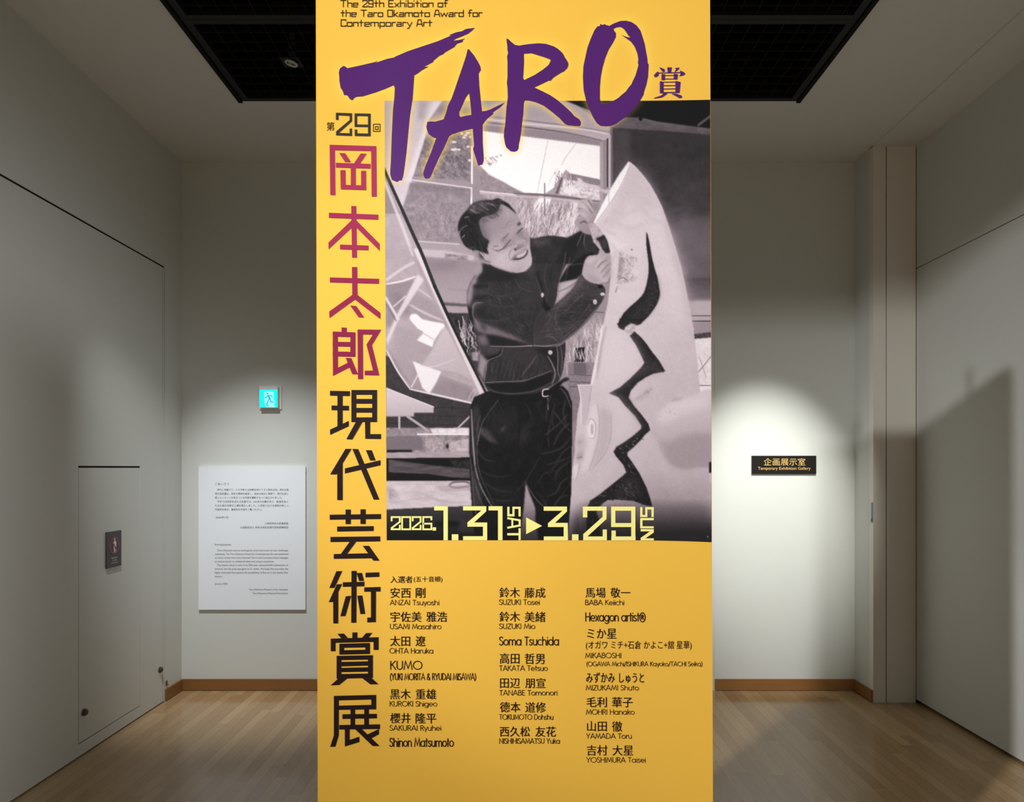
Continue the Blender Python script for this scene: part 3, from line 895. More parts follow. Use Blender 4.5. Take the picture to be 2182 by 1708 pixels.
    face = FA([(520,560),(600,420),(740,380),(800,280),(840,245),(920,262),(1000,310),(1080,400),(1125,500),(1160,590),(1215,640),(1255,700),(1272,770),(1275,850),(1268,910),(1290,980),(1302,1080),(1285,1165),(1210,1240),(1130,1283),(1000,1280),(860,1240),(740,1200),(680,1160),(600,1130),(550,1080),(520,1000),(560,900),(560,740)])
    P(face, 152, .9, 1, to=186, ax=FA([(760,380),(960,1180)]), cr=True)
    P(FA([(820,270),(930,280),(1040,400),(1000,470),(860,420)]), 176, 8, .8)
    P(FA([(650,480),(820,440),(900,600),(820,740),(650,760),(560,620)]), 146, 12, .7)
    P(FA([(700,980),(900,960),(960,1060),(900,1180),(740,1140)]), 196, 9, .8)
    P(FA([(1030,640),(1100,600),(1150,680),(1080,780),(1000,860),(980,760)]), 158, 6, .8)
    P(FA([(1075,560),(1115,512),(1145,552),(1100,575)]), 78, 1.4)
    P(FA([(1060,700),(1110,650),(1170,640),(1150,720),(1080,760)]), 122, 4, .8)
    Ln(FA([(1080,695),(1120,650),(1168,606)]), 2.4, 62, 1.1, .85)
    P(FA([(820,800),(900,740),(960,690),(930,760),(860,830)]), 120, 3, .8)
    Ln(FA([(865,775),(910,735),(955,690)]), 1.6, 100, 1.2, .8)
    Ln(FA([(820,950),(860,925),(900,885),(945,835),(985,785)]), 2.4, 70, 1.2, .85)
    P(FA([(840,900),(930,800),(990,760),(970,800),(900,870)]), 116, 2.5, .6)
    P(FA([(850,960),(930,890),(1000,830),(990,870),(920,930)]), 132, 2.5, .6)
    Ln(FA([(760,950),(830,945)]), 2, 96, 1.4, .8)
    Ln(FA([(730,890),(790,885)]), 2.4, 120, 1.8, .7)
    Ln(FA([(880,930),(940,880),(990,850)]), 2.4, 122, 1.6, .7)
    Ln(FA([(700,920),(760,955),(820,975)]), 1.8, 122, 1.6, .7)
    P(FA([(1000,780),(1050,740),(1040,860),(980,900)]), 134, 4, .7)
    P(FA([(1140,680),(1230,690),(1268,780),(1265,850),(1200,830),(1150,790)]), 130, 4, .75)
    Ln(FA([(1150,790),(1190,795),(1205,830)]), 2, 186, 1.2, .8)
    P(FA([(1035,930),(1060,880),(1130,850),(1215,870),(1180,930),(1090,960)]), 128, 3, .85)
    Ln(FA([(1035,935),(1055,885),(1080,872)]), 2, 206, 1.2, .8)
    Ln(FA([(1085,955),(1150,925),(1200,900)]), 2.2, 200, 1.4, .7)
    Ov(FA([(1055,930)])[0], 3, 3, 96, 1)
    P(FA([(1010,1060),(1080,1010),(1160,985),(1222,915),(1240,980),(1190,1060),(1100,1095),(1010,1095)]), 110, 2)
    P(FA([(1060,1050),(1100,1012),(1170,985),(1218,925),(1222,985),(1180,1040),(1100,1062)]), 196, 1.2)
    Ln(FA([(1000,1082),(1060,1083),(1120,1078),(1180,1050),(1225,1005),(1240,945)]), 3, 66, 1, .95)
    Ln(FA([(985,1100),(1020,1080),(1040,1000)]), 2, 132, 1.4, .7)
    P(FA([(1040,1130),(1160,1110),(1250,1050),(1260,1130),(1180,1200),(1080,1210)]), 176, 5, .8)
    Ln(FA([(1298,1060),(1288,1160),(1215,1235),(1150,1270)]), 2.0, 205, 1.4, .75)
    Ln(FA([(700,1170),(860,1236),(1000,1280)]), 4, 150, 2, .7)
    P(FA([(395,945),(470,950),(540,985),(610,1060),(690,1135),(640,1155),(560,1120),(480,1040),(420,985)]), 150, 1.4)
    P(FA([(480,975),(540,985),(580,1050),(560,1090),(500,1040)]), 62, 2, .9)
    Ln(FA([(560,1090),(610,1110),(680,1130)]), 2, 186, 1, .8)
    Ln(FA([(530,985),(570,1040),(620,1085)]), 2.4, 196, 1.2, .8)
    p.strands(face, 260, 3, .6, [128, 176, 150, 190], 95, 1.4, 1.2, .16)
    P(FA([(560,600),(640,560),(660,760),(640,830),(570,740)]), 122, 7, .75)
    P(FA([(660,960),(760,980),(740,1120),(680,1120)]), 158, 8, .6)
    P(FA([(900,1220),(1060,1230),(1200,1210),(1130,1283),(1000,1280)]), 150, 4, .6)
    P(FA([(930,960),(1010,900),(1000,1010),(960,1060)]), 194, 5, .6)
    Ln(FA([(1010,920),(960,1000),(975,1090)]), 2.4, 132, 1.8, .7)
    P(FA([(1180,640),(1240,700),(1262,780),(1230,790),(1180,720)]), 168, 3, .6)
    Ln(FA([(900,560),(960,520),(1020,500)]), 2.2, 132, 2.2, .6)
    Ln(FA([(860,620),(930,580),(1000,560)]), 2.2, 130, 2.2, .5)
    # hair
    P(FA([(183,620),(190,540),(215,470),(260,400),(320,340),(380,260),(460,215),(560,190),(700,185),(745,170),(800,160),(860,190),(940,235),(1000,300),(1075,395),(1010,345),(930,285),(835,245),(800,320),(760,380),(690,410),(600,430),(530,470),(505,540),(530,640),(570,740),(655,805),(630,880),(630,940),(645,1000),(580,985),(500,950),(400,940),(290,880),(235,780),(215,720)]), 34, 1.3, 1, cr=True)
    P(FA([(330,345),(400,250),(480,212),(600,195),(720,230),(600,280),(480,330),(400,390)]), 116, 4, .85)
    p.strands(FA([(320,350),(420,230),(640,190),(680,250),(440,380)]), 60, 12, 1.15, [60, 140, 90], 71, 1.2, 1, .7)
    P(FA([(600,290),(760,240),(800,300),(700,390),(560,430)]), 56, 5, .8)
    P(FA([(490,520),(560,440),(700,400),(790,310),(830,250),(845,270),(820,360),(740,440),(620,480),(560,560),(590,700),(650,800),(620,850),(560,760),(500,620)]), 92, 6, .8)
    p.strands(FA([(520,480),(700,400),(800,300),(810,360),(720,440),(600,490)]), 50, 8, 1.0, [60, 120, 90], 72, 1.2, 1, .5)
    p.strands(FA([(200,600),(300,420),(480,480),(520,700),(600,850),(480,920),(300,860)]), 120, 14, .35, [22, 58, 70, 26], 73, 1.3, 1.5, .6)
    p.strands(FA([(330,340),(420,240),(640,195),(760,170),(820,200),(640,290),(450,380)]), 70, 16, 1.15, [52, 130, 150, 80], 74, 1.3, 1, .55)
    Ln(FA([(280,440),(330,410),(400,440)]), 2.2, 30, 1, .9)
    Ln(FA([(290,450),(340,440)]), 3, 128, 1.4, .8)
    Ln(FA([(215,660),(250,610),(330,565)]), 2, 128, 1, .85)
    Ln(FA([(240,760),(265,740),(290,705)]), 2, 150, 1, .85)
    Ln(FA([(205,690),(212,660)]), 2, 165, 1, .8)
    Ln(FA([(360,930),(420,900),(450,940)]), 2.4, 100, 1.4, .7)
    P(FA([(425,955),(490,960),(540,1000),(600,1070),(680,1130),(640,1152),(570,1120),(490,1050)]), 152, 1.4, .95)
    P(FA([(495,985),(545,1000),(585,1060),(560,1085),(515,1045)]), 66, 2, .9)
    Ln(FA([(525,985),(575,1040),(640,1100)]), 2.4, 200, 1.1, .8)
    Ln(FA([(575,1095),(620,1112),(680,1132)]), 2.4, 110, 1.1, .7)
    # --- sculpture
    sil = S1([(852,66),(880,80),(930,125),(1000,205),(1075,305),(1135,410),(1190,520),(1250,690),(1300,850),(1390,1150),(1445,1420),(1480,1600)]) \
        + S2([(1268,60),(1285,200),(1310,420),(1335,690),(1420,672),(1452,660),(1452,1710)]) + Q3([(2182,1060),(1215,1060),(1236,700)]) \
        + S2([(160,1600),(165,1400),(180,1280),(192,1200),(195,1080),(205,1000),(215,860),(240,740),(245,700),(222,600),(335,600),(350,500),(375,390),(400,280),(440,60)]) \
        + S1([(600,1690),(640,1500),(665,1300),(672,1100),(655,960),(620,870),(590,800),(520,715),(500,690)])
    P(sil, 210, .8, 1, to=196, ax=[(1250,700),(1500,800)], tex=(5, 30))
    P(S1([(870,90),(930,130),(1070,310),(1150,480),(1020,620),(860,500),(760,420)]), 196, 12, .8)
    P(S1([(1100,700),(1270,760),(1390,1160),(1490,1708),(1200,1708),(1190,1300)]), 214, 16, .7)
    P(S1([(590,690),(760,420),(840,200),(880,330),(800,640),(640,780)]), 194, 8, .7)
    P(S1([(1150,420),(1240,660),(1390,1150),(1495,1708),(1470,1708),(1350,1200),(1220,760)]), 184, 5, .6)
    P(S1([(852,66),(862,95),(835,180),(790,290),(720,400),(650,505),(510,694),(498,680),(540,590),(560,545),(660,355),(760,190)]), 242, .9)
    Ln(S1([(862,95),(835,180),(720,402),(645,510),(515,690)]), 2, 178, 1, .7)
    Ln(S1([(655,360),(650,430),(655,500)]), 1.6, 170, .9, .8)
    P(S1([(560,340),(610,350),(660,345),(662,380),(620,392),(570,362)]), 196, 1)
    P(S1([(590,660),(640,650),(635,690),(600,700)]), 186, 2, .7, tex=(22, 3))
    P(S1([(650,800),(780,900),(700,960),(660,930)]), 222, 5, .8)
    P(S1([(740,970),(800,985),(860,1010),(925,1040),(915,1120),(870,1180),(950,1240),(860,1290),(760,1300),(725,1390),(735,1240),(760,1100)]), 190, 2, .9, tex=(42, 4))
    P(S1([(755,1030),(800,1040),(805,1120),(780,1230),(740,1260),(748,1150)]), 158, 1.6, .9, tex=(30, 3))
    Ln(S1([(745,1260),(800,1240),(850,1280)]), 1.8, 110, 1, .8)
    Ln(S1([(735,1330),(720,1390)]), 1.6, 130, 1, .8)
    Ln(S1([(870,1035),(925,1040),(930,1080)]), 2.2, 160, 1, .8)
    Ov(S1([(884,957)])[0], 1.4, 1.4, 70)
    Ln(S1([(700,960),(760,930),(830,900)]), 3, 224, 2, .7)
    p.strands(sil, 700, 7, .5, [186, 222, 196, 228], 96, 2.0, 2.5, .22)
    for pts, t_ in (([(560,700),(620,760),(700,800)],178), ([(700,560),(800,600),(920,560)],184), ([(760,700),(880,740),(980,700)],186), ([(1000,560),(1080,640),(1160,680)],188), ([(690,900),(720,980),(700,1060)],180)):
        Ln(S1(pts), 6, t_, 5, .35)
    # hands at the top of the plaster
    P(S1([(445,690),(505,690),(560,740),(590,795),(575,815),(520,835),(522,870),(570,910),(600,985),(560,955),(530,920),(495,880),(480,830),(455,770)]), 178, 1, 1, tex=(20, 3))
    P(S1([(520,845),(570,825),(605,805),(640,880),(665,980),(640,1000),(600,995),(560,880)]), 42, 1.2)
    P(S1([(560,860),(620,850),(640,930),(600,960)]), 86, 3, .8)
    P(S1([(345,485),(372,452),(415,445),(440,428),(480,448),(500,480),(560,488),(562,540),(520,600),(505,640),(470,690),(445,700),(470,800),(400,790),(350,745),(318,665),(345,612),(338,550)]), 176, .9, 1, to=150, ax=S1([(350,480),(480,760)]), cr=True)
    Ln(S1([(380,470),(430,520),(490,590)]), 2, 112, 1, .85)
    Ln(S1([(440,455),(480,520),(510,590)]), 2.4, 96, 1, .85)
    Ln(S1([(345,545),(400,545),(450,600),(490,640)]), 2, 116, 1, .8)
    Ln(S1([(335,625),(390,600),(440,650)]), 2, 128, 1, .8)
    Ln(S1([(360,690),(400,670),(430,690)]), 3, 90, 1.2, .85)
    P(S1([(350,490),(400,470),(450,540),(420,560)]), 196, 3, .8)
    P(S1([(350,570),(400,570),(440,620),(390,620)]), 194, 3, .7)
    P(S1([(480,480),(555,492),(540,560),(500,580)]), 140, 3, .8)
    P(S1([(385,1205),(395,1110),(420,1050),(455,1018),(540,1005),(555,960),(590,960),(620,990),(662,1000),(674,1080),(664,1240),(620,1300),(560,1305),(480,1290),(425,1260)]), 172, .9, 1, to=188, ax=S1([(440,1050),(560,1280)]), cr=True)
    Ln(S1([(440,1060),(500,1050),(550,1010)]), 2.4, 128, 1.2, .8)
    Ln(S1([(540,1140),(580,1090),(640,1060)]), 2.4, 120, 1.2, .8)
    Ln(S1([(570,1190),(620,1130),(665,1090)]), 2.2, 128, 1.2, .8)
    Ln(S1([(590,1240),(640,1180),(668,1150)]), 2.2, 132, 1.2, .8)
    P(S1([(420,1060),(500,1030),(520,1050),(450,1120)]), 196, 3, .7)
    P(S1([(440,1200),(560,1260),(600,1300),(480,1288),(420,1240)]), 150, 4, .6)
    Ln(S1([(560,1300),(640,1290),(660,1240)]), 3, 120, 2, .7)
    for pts in ([(350,500),(420,560),(480,640)], [(430,470),(480,540),(510,600)], [(345,590),(400,610),(450,660)]):
        Ln(S1(pts), 5, 200, 2.5, .5)
    for pts in ([(420,1070),(520,1040),(560,1000)], [(520,1120),(570,1060),(620,1020)], [(550,1180),(610,1110),(660,1060)]):
        Ln(S1(pts), 5, 206, 3, .5)
    P(S1([(600,1010),(670,1010),(672,1240),(630,1280),(610,1150)]), 146, 6, .55)
    # black zigzag
    Z = 44
    P(S1([(1030,790),(1040,792),(1050,830),(1065,900),(1085,1020),(1110,1130),(1140,1230),(1158,1330),(1166,1420),(1130,1520),(1060,1620),(1000,1680),(940,1720),(745,1720),(760,1680),(800,1600),(880,1520),(960,1450),(1010,1380),(1040,1270),(1055,1150),(1045,1030),(1030,900)]), Z, .9, 1, tex=(9, 5), cr=True)
    P(S1([(1090,1220),(1140,1250),(1160,1420),(1060,1600),(900,1690),(830,1660),(960,1520),(1060,1400)]), 62, 5, .7, tex=(22, 4))
    P(S2([(600,-10),(835,-10),(765,45),(640,100),(600,85),(583,70),(590,30)]), Z, .9, 1, tex=(12, 4))
    P(S2([(650,70),(700,35),(750,45),(728,110),(690,140),(640,105)]), 196, 1.2, 1, tex=(36, 4))
    zz = S2([(735,110),(800,170),(850,230),(890,290),(960,380),(1013,472),(900,495),(840,525),(760,580),(700,650),(680,715),(730,790),(800,870),(860,950),(878,1010),(830,1050),(780,1110),(720,1170),(670,1210),(670,1240),(720,1310),(780,1400),(840,1520),(880,1640),(897,1702),(830,1690),(720,1650),(580,1640),(490,1645),(420,1690),(318,1700),(330,1650),(420,1590),(520,1510),(620,1430),(660,1390),(630,1320),(570,1250),(543,1205),(570,1160),(650,1110),(720,1060),(790,1000),(800,970),(740,880),(650,790),(590,710),(500,672),(600,620),(680,550),(740,490),(800,430),(825,395),(790,320),(750,240),(690,150)])
    P(zz, Z, .9, 1, tex=(10, 4))
    P(S2([(860,390),(930,370),(985,470),(880,480),(800,520),(770,540),(820,450)]), 72, 4, .8, tex=(20, 4))
    P(S2([(600,700),(660,680),(760,850),(840,960),(820,990),(700,820)]), 60, 4, .6, tex=(18, 4))
    P(S2([(660,1440),(720,1420),(800,1600),(720,1630),(560,1600)]), 76, 6, .7, tex=(26, 4))
    p.strands(S2([(420,1600),(650,1430),(800,1620),(560,1640)]), 60, 5, .8, [110, 150, 30, 70], 81, 1.2, 1.5, .7)
    p.strands(S2([(580,1170),(790,1030),(700,1180),(640,1230)]), 26, 4, .8, [120, 190, 30], 82, 1.2, 1, .7)
    p.strands(S2([(640,1250),(690,1260),(740,1400),(700,1400)]), 12, 6, .5, [170, 200, 110], 83, 1.4, 1, .7)
    p.strands(zz, 220, 4, .7, [24, 86, 70, 110, 34], 97, 1.3, 1.5, .6)
    p.strands(S1([(1060,1200),(1150,1300),(1150,1440),(1060,1600),(900,1700),(780,1700),(900,1540),(1030,1400)]), 120, 5, .7, [24, 84, 68, 100, 34], 98, 1.3, 1.5, .6)
    P(Q3([(1345,790),(1365,760),(1460,745),(1400,830),(1425,900),(1420,1060),(1345,1060),(1335,900)]), 54, 1.2, 1, tex=(24, 5))
    P(S2([(720,740),(790,690),(880,620),(900,650),(830,700),(760,750)]), 172, 3, .8, tex=(40, 5))
    # plaster relief left of the zigzag
    P(S2([(450,60),(560,90),(700,180),(790,330),(800,400),(700,500),(560,620),(430,620),(400,480),(430,240)]), 216, 12, .8)
    P(S2([(420,640),(560,700),(700,850),(780,970),(680,1040),(560,1140),(530,1000),(520,840)]), 212, 10, .8)
    Ln(S2([(440,60),(410,280),(372,470),(340,600)]), 5, 236, 2, .9)
    P(S2([(470,60),(485,70),(440,260),(420,420),(395,550),(392,430),(420,250)]), 176, 2, .85)
    P(S2([(218,598),(345,596),(330,720),(300,860),(285,970),(250,955),(248,720)]), 196, 1)
    Ln(S2([(218,598),(345,597)]), 2, 228, .8, .9)
    Ln(S2([(222,600),(246,720),(250,950)]), 2, 232, 1, .9)
    Ln(S2([(345,600),(320,780),(290,960)]), 1.6, 166, 1, .8)
    P(S2([(360,760),(400,800),(415,920),(405,1080),(370,1220),(320,1350),(240,1420),(270,1280),(300,1150),(290,960),(330,850)]), 220, 4, .9)
    Ln(S2([(395,770),(415,900),(405,1090),(350,1290),(320,1370)]), 2, 172, 1.4, .8)
    P(S2([(420,800),(520,850),(515,1060),(470,1200),(340,1370),(400,1180),(420,980)]), 190, 5, .85)
    Ln(S2([(520,850),(520,1050),(470,1210),(350,1360)]), 1.8, 168, 1.6, .7)
    Ov(S2([(345,1000)])[0], 9, 21, 232, 1.4, .95)
    Ln(S2([(310,960),(330,905),(370,930),(382,1010),(365,1080),(320,1080)]), 1.8, 168, 1.2, .8)
    Ov(S2([(348,1000)])[0], 3, 12, 178, 1.2, .9)
    P(S2([(200,1070),(260,1040),(290,1110),(270,1200),(210,1230)]), 196, 3, .9)
    P(S2([(215,1120),(250,1090),(240,1150)]), 150, 3, .7)
    P(S2([(200,1230),(260,1190),(270,1270),(210,1300)]), 172, 3, .8)
    Ln(S2([(215,1260),(255,1250)]), 2, 128, 1.4, .8)
    P(S2([(175,1340),(225,1310),(220,1400),(190,1480)]), 226, 2, .9)
    Ln(S2([(190,1480),(220,1400),(240,1300)]), 1.6, 160, 1.2, .7)
    # ball form at the right, and the darkening ground of the print
    ball = S2([(885,1010),(930,900),(1000,810),(1080,750),(1250,702),(1452,668),(1452,1285),(1300,1345),(1180,1362),(1070,1325),(985,1210),(950,1090)])
    P(ball, 208, 2, 1, to=176, ax=S2([(1100,760),(1200,1340)]), cr=True)
    P(S2([(960,1100),(1060,1120),(1160,1060),(1280,1035),(1452,1040),(1452,1285),(1300,1345),(1180,1362),(1070,1325)]), 168, 6, .9)
    P(S2([(940,860),(1080,760),(1250,720),(1400,700),(1400,800),(1150,860),(1000,960)]), 220, 8, .8)
    p.strands(S2([(940,870),(1080,790),(1120,860),(970,960)]), 30, 7, .9, [170, 226], 84, 1.1, 1.5, .5)
    Ln(S2([(950,1090),(985,1210),(1070,1325),(1180,1362)]), 3, 182, 2.2, .7)
    P(S2([(1060,735),(1150,700),(1180,730),(1080,755)]), 186, 2, .8, tex=(20, 3))
    P(S2([(880,1010),(950,1050),(930,1100),(880,1040)]), 188, 4, .7)
    yy = (CY0 + np.arange(CH))[:, None].astype(float)
    xx = (CX0 + np.arange(CW))[None, :].astype(float)
    inr = gauss(raster([S2([(700,1250),(1452,1340),(1452,1710)]) + Q3([(2182,1060),(1220,1060),(1232,860)]) + S2([(300,1620),(480,1640)])], CX0, CY0, CW, CH).astype(float), 14)
    f = np.clip((yy - 1000) / 80, 0, 1) * 0.16 + np.clip((yy - 1062) / 72, 0, 1) ** 0.9 * 0.58
    p.v *= 1 - inr * f * np.where(p.v > 90, 1.0, 0.6)
    allr = np.clip((yy - 1085) / 60, 0, 1) * 0.25 * (xx < 1235)
    p.v *= 1 - allr
    P([(1511,985),(1524,980),(1524,1007),(1511,1007)], 34, 1)
    P([(1512,1008),(1524,1008),(1524,1030),(1513,1030)], 210, 1)
    Ov((1508,1143), 1, 1, 240)
    # paper grain, then the warm-grey ink
    rng = np.random.RandomState(4)
    v = np.clip(p.v + gauss(rng.randn(CH, CW), .7) * 4.5, 8, 250) / 255
    v = np.interp(v, [0, .12, .3, .5, .7, .85, 1], [0, .06, .205, .425, .645, .80, .96])
    k = np.array([0, .1, .22, .45, .62, .8, 1.0])
    r = np.interp(v, k, np.array([6, 31, 62, 121, 166, 211, 250]) / 255)
    g = np.interp(v, k, np.array([8, 31, 57, 110, 152, 199, 252]) / 255)
    b = np.interp(v, k, np.array([10, 33, 62, 119, 160, 208, 252]) / 255)
    rgb = np.stack([r, g, b], -1)
    halo = raster([l for ls in TARO.values() for l in ls], CX0, CY0, CW, CH).astype(float)
    halo = np.clip(gauss((gauss(halo, 3) > .12).astype(float), 7) * 1.0 - .05, 0, 1)
    w = (halo * (.78 - .45 * np.clip((xx - 1230) / 60, 0, 1) - .25 * np.clip((yy - 330) / 50, 0, 1)))[..., None]
    return rgb * (1 - w) + np.array([249, 208, 84]) / 255 * w

# ------------------------------------------------------------------ two drawn alphabets (stroke lettering, capitals 1 high)
def arc(cx, cy, rx, ry, a0, a1, n=12):
    return [(cx + rx * math.cos(math.radians(a0 + (a1 - a0) * i / n)), cy + ry * math.sin(math.radians(a0 + (a1 - a0) * i / n))) for i in range(n + 1)]


_h, _X = .05, .70
_o = arc(.34, .35, .29, .30, 0, 360, 22)
ROUND = {
    'A': (.82, [[(.03,0),(.41,.98),(.79,0)], [(.17,.33),(.65,.33)]]),
    'B': (.64, [[(.10,.05),(.10,.95)], [(.10,.95),(.32,.95)] + arc(.32,.745,.20,.205,90,-90), [(.10,.54),(.32,.54)] + arc(.33,.295,.24,.245,90,-90) + [(.10,.05)]]),
    'C': (.86, [arc(.48,.5,.42,.45,48,312,18)]),
    'D': (.80, [[(.10,.05),(.10,.95),(.28,.95)] + arc(.28,.5,.44,.45,90,-90,16) + [(.10,.05)]]),
    'E': (.56, [[(.50,.95),(.10,.95),(.10,.05),(.50,.05)], [(.10,.52),(.46,.52)]]),
    'G': (.92, [arc(.48,.5,.42,.45,48,350,18), [(.90,.45),(.50,.45)]]),
    'H': (.76, [[(.10,0),(.10,1)], [(.66,0),(.66,1)], [(.10,.52),(.66,.52)]]),
    'I': (.22, [[(.11,0),(.11,1)]]),
    'K': (.64, [[(.10,0),(.10,1)], [(.58,1),(.13,.50)], [(.24,.60),(.62,0)]]),
    'M': (.94, [[(.06,0),(.20,.96),(.47,.16),(.74,.96),(.88,0)]]),
    'N': (.78, [[(.10,0),(.10,.96),(.68,.04),(.68,1)]]),
    'O': (1.0, [arc(.5,.5,.44,.45,0,360,26)]),
    'R': (.62, [[(.10,0),(.10,.95),(.30,.95)] + arc(.30,.72,.22,.23,90,-90) + [(.10,.49)], [(.30,.49),(.58,0)]]),
    'S': (.58, [spline([(.50,.80),(.42,.92),(.29,.955),(.14,.90),(.09,.75),(.16,.60),(.30,.52),(.45,.42),(.51,.26),(.43,.10),(.27,.045),(.13,.09),(.06,.22)])]),
    'T': (.64, [[(.02,.95),(.62,.95)], [(.32,.95),(.32,0)]]),
    'U': (.74, [[(.10,1),(.10,.34)] + arc(.37,.34,.27,.29,180,360) + [(.64,1)]]),
    'W': (1.1, [[(.03,1),(.28,.05),(.55,.90),(.82,.05),(1.07,1)]]),
    'Y': (.70, [[(.03,1),(.35,.48),(.67,1)], [(.35,.48),(.35,0)]]),
    'Z': (.64, [[(.06,.95),(.56,.95),(.06,.05),(.58,.05)]]),
    'a': (.74, [_o, [(.63,0),(.63,.70)]]),
    'c': (.60, [arc(.34,.35,.29,.30,50,310,16)]),
    'd': (.74, [_o, [(.63,0),(.63,1.0)]]),
    'e': (.68, [[(.06,.34),(.62,.34)] + arc(.34,.35,.28,.30,0,318,18)]),
    'g': (.74, [_o, [(.63,.70),(.63,.02)] + arc(.35,.02,.28,.24,0,-150,10)]),
    'h': (.64, [[(.09,0),(.09,1)], [(.09,.38)] + arc(.32,.40,.23,.25,180,0) + [(.55,0)]]),
    'i': (.20, [[(.10,0),(.10,.70)], [(.10,.84),(.10,.95)]]),
    'k': (.54, [[(.09,0),(.09,1)], [(.48,.70),(.12,.34)], [(.22,.44),(.52,0)]]),
    'm': (1.02, [[(.09,0),(.09,.70)], [(.09,.40)] + arc(.30,.42,.21,.23,180,0) + [(.51,0)], [(.51,.40)] + arc(.72,.42,.21,.23,180,0) + [(.93,0)]]),
    'n': (.64, [[(.09,0),(.09,.70)], [(.09,.38)] + arc(.32,.40,.23,.25,180,0) + [(.55,0)]]),
    'o': (.68, [_o]),
    'r': (.40, [[(.09,0),(.09,.70)], [(.09,.36)] + arc(.34,.40,.25,.25,180,78)]),
    's': (.48, [spline([(.41,.56),(.33,.64),(.23,.655),(.12,.61),(.09,.51),(.15,.41),(.26,.35),(.38,.27),(.41,.17),(.34,.07),(.22,.045),(.11,.08),(.05,.17)])]),
    't': (.38, [[(.18,.95),(.18,0)], [(.02,.66),(.36,.66)]]),
    'u': (.64, [[(.09,.70),(.09,.30)] + arc(.32,.28,.23,.24,180,360) + [(.55,.70)], [(.55,.70),(.55,0)]]),
    'x': (.54, [[(.03,0),(.51,.70)], [(.03,.70),(.51,0)]]),
    'y': (.56, [[(.03,.70),(.29,.04)], [(.53,.70),(.20,-.24)]]),
    '&': (.74, [spline([(.70,0),(.40,.38),(.20,.68),(.22,.88),(.36,.95),(.48,.86),(.44,.68),(.22,.50),(.08,.28),(.16,.08),(.36,.05),(.56,.18),(.66,.42)])]),
    '(': (.34, [arc(.66,.42,.54,.72,128,232)]),
    ')': (.34, [arc(-.32,.42,.54,.72,52,-52)]),
    '/': (.42, [[(.02,-.1),(.40,1.05)]]),
    '\u00ae': (.86, [arc(.42,.45,.38,.50,0,360,24), [(.30,.22),(.30,.68),(.42,.68)] + arc(.42,.58,.11,.10,90,-90,6) + [(.30,.48)], [(.42,.48),(.56,.22)]]),
    ' ': (.34, []),
}
SQUARE = {
    'T': (.66, [[(0,.95),(.60,.95)], [(.30,.95),(.30,0)]]),
    'h': (.54, [[(.05,1),(.05,0)], [(.05,.58),(.45,.58),(.45,0)]]),
    'e': (.56, [[(.48,.05),(.05,.05),(.05,.58),(.48,.58),(.48,.32),(.05,.32)]]),
    '2': (.56, [[(.05,.72),(.05,.95),(.47,.95),(.47,.64),(.05,.14),(.05,.05),(.47,.05),(.47,.26)]]),
    '9': (.56, [[(.47,.48),(.05,.48),(.05,.95),(.47,.95),(.47,.05),(.05,.05),(.05,.25)]]),
    't': (.48, [[(.20,.95),(.20,0)], [(0,.58),(.42,.58)]]),
    'E': (.58, [[(.52,.95),(.05,.95),(.05,.05),(.52,.05)], [(.05,.52),(.45,.52)]]),
    'x': (.54, [[(.02,0),(.48,.62)], [(.02,.62),(.48,0)]]),
    'i': (.18, [[(.06,0),(.06,.62)], [(.06,.80),(.06,.95)]]),
    'b': (.56, [[(.05,1),(.05,.05),(.47,.05),(.47,.58),(.05,.58)]]),
    'o': (.58, [[(.05,.30),(.05,.58),(.49,.58),(.49,.05),(.05,.05),(.05,.34)]]),
    'n': (.56, [[(.05,0),(.05,.58),(.47,.58),(.47,0)]]),
    'f': (.44, [[(.16,0),(.16,.95),(.42,.95)], [(0,.58),(.38,.58)]]),
    'a': (.56, [[(.06,.58),(.46,.58),(.46,.05),(.05,.05),(.05,.32),(.46,.32)]]),
    'r': (.42, [[(.05,0),(.05,.58),(.38,.58)]]),
    'O': (.60, [[(.05,.5),(.05,.95),(.51,.95),(.51,.05),(.05,.05),(.05,.52)]]),
    'k': (.52, [[(.05,1),(.05,0)], [(.44,.62),(.10,.31),(.46,0)]]),
    'm': (.84, [[(.05,0),(.05,.58),(.74,.58),(.74,0)], [(.40,.58),(.40,0)]]),
    'A': (.62, [[(.02,0),(.16,.95),(.42,.95),(.56,0)], [(.07,.34),(.51,.34)]]),
    'w': (.76, [[(.02,.62),(.16,.05),(.35,.52),(.54,.05),(.68,.62)]]),
    'd': (.56, [[(.47,1),(.47,.05),(.05,.05),(.05,.58),(.47,.58)]]),
    'C': (.56, [[(.48,.76),(.48,.95),(.05,.95),(.05,.05),(.48,.05),(.48,.22)]]),
    'p': (.56, [[(.05,-.30),(.05,.58),(.47,.58),(.47,.05),(.05,.05)]]),
    'y': (.54, [[(.02,.62),(.25,.06)], [(.48,.62),(.16,-.26),(.02,-.26)]]),
    ' ': (.34, []),
}


def drawn(font, s, x0, x1, base, cap, w):
    """stroke lettering fitted to x0..x1 on a baseline, y running down; w = stroke width in capital heights"""
    total = sum(font[c][0] for c in s) - .08
    sc = (x1 - x0) / total
    a, x = Art(), 0.0
    for c in s:
        adv, lines = font[c]
        for l in lines:
            a.stroke([(x0 + (x + px) * sc, base - py * cap) for px, py in l], w * cap)
        x += adv
    return a

# ------------------------------------------------------------------ the room
XL, XR, XR2 = -2.282, 2.264, 2.538      # left wall, recess wall, sliding-panel wall at the right
YB, YP, YF = 4.98, 4.718, 0.0           # back wall, face of the post, mouth of this bay towards the hall
HW, HY, HZ = 5.2, -5.0, 4.4             # the wider, higher hall behind the viewer
ZC, ZS = 3.567, 3.556                   # ceiling, soffit over the sliding panels


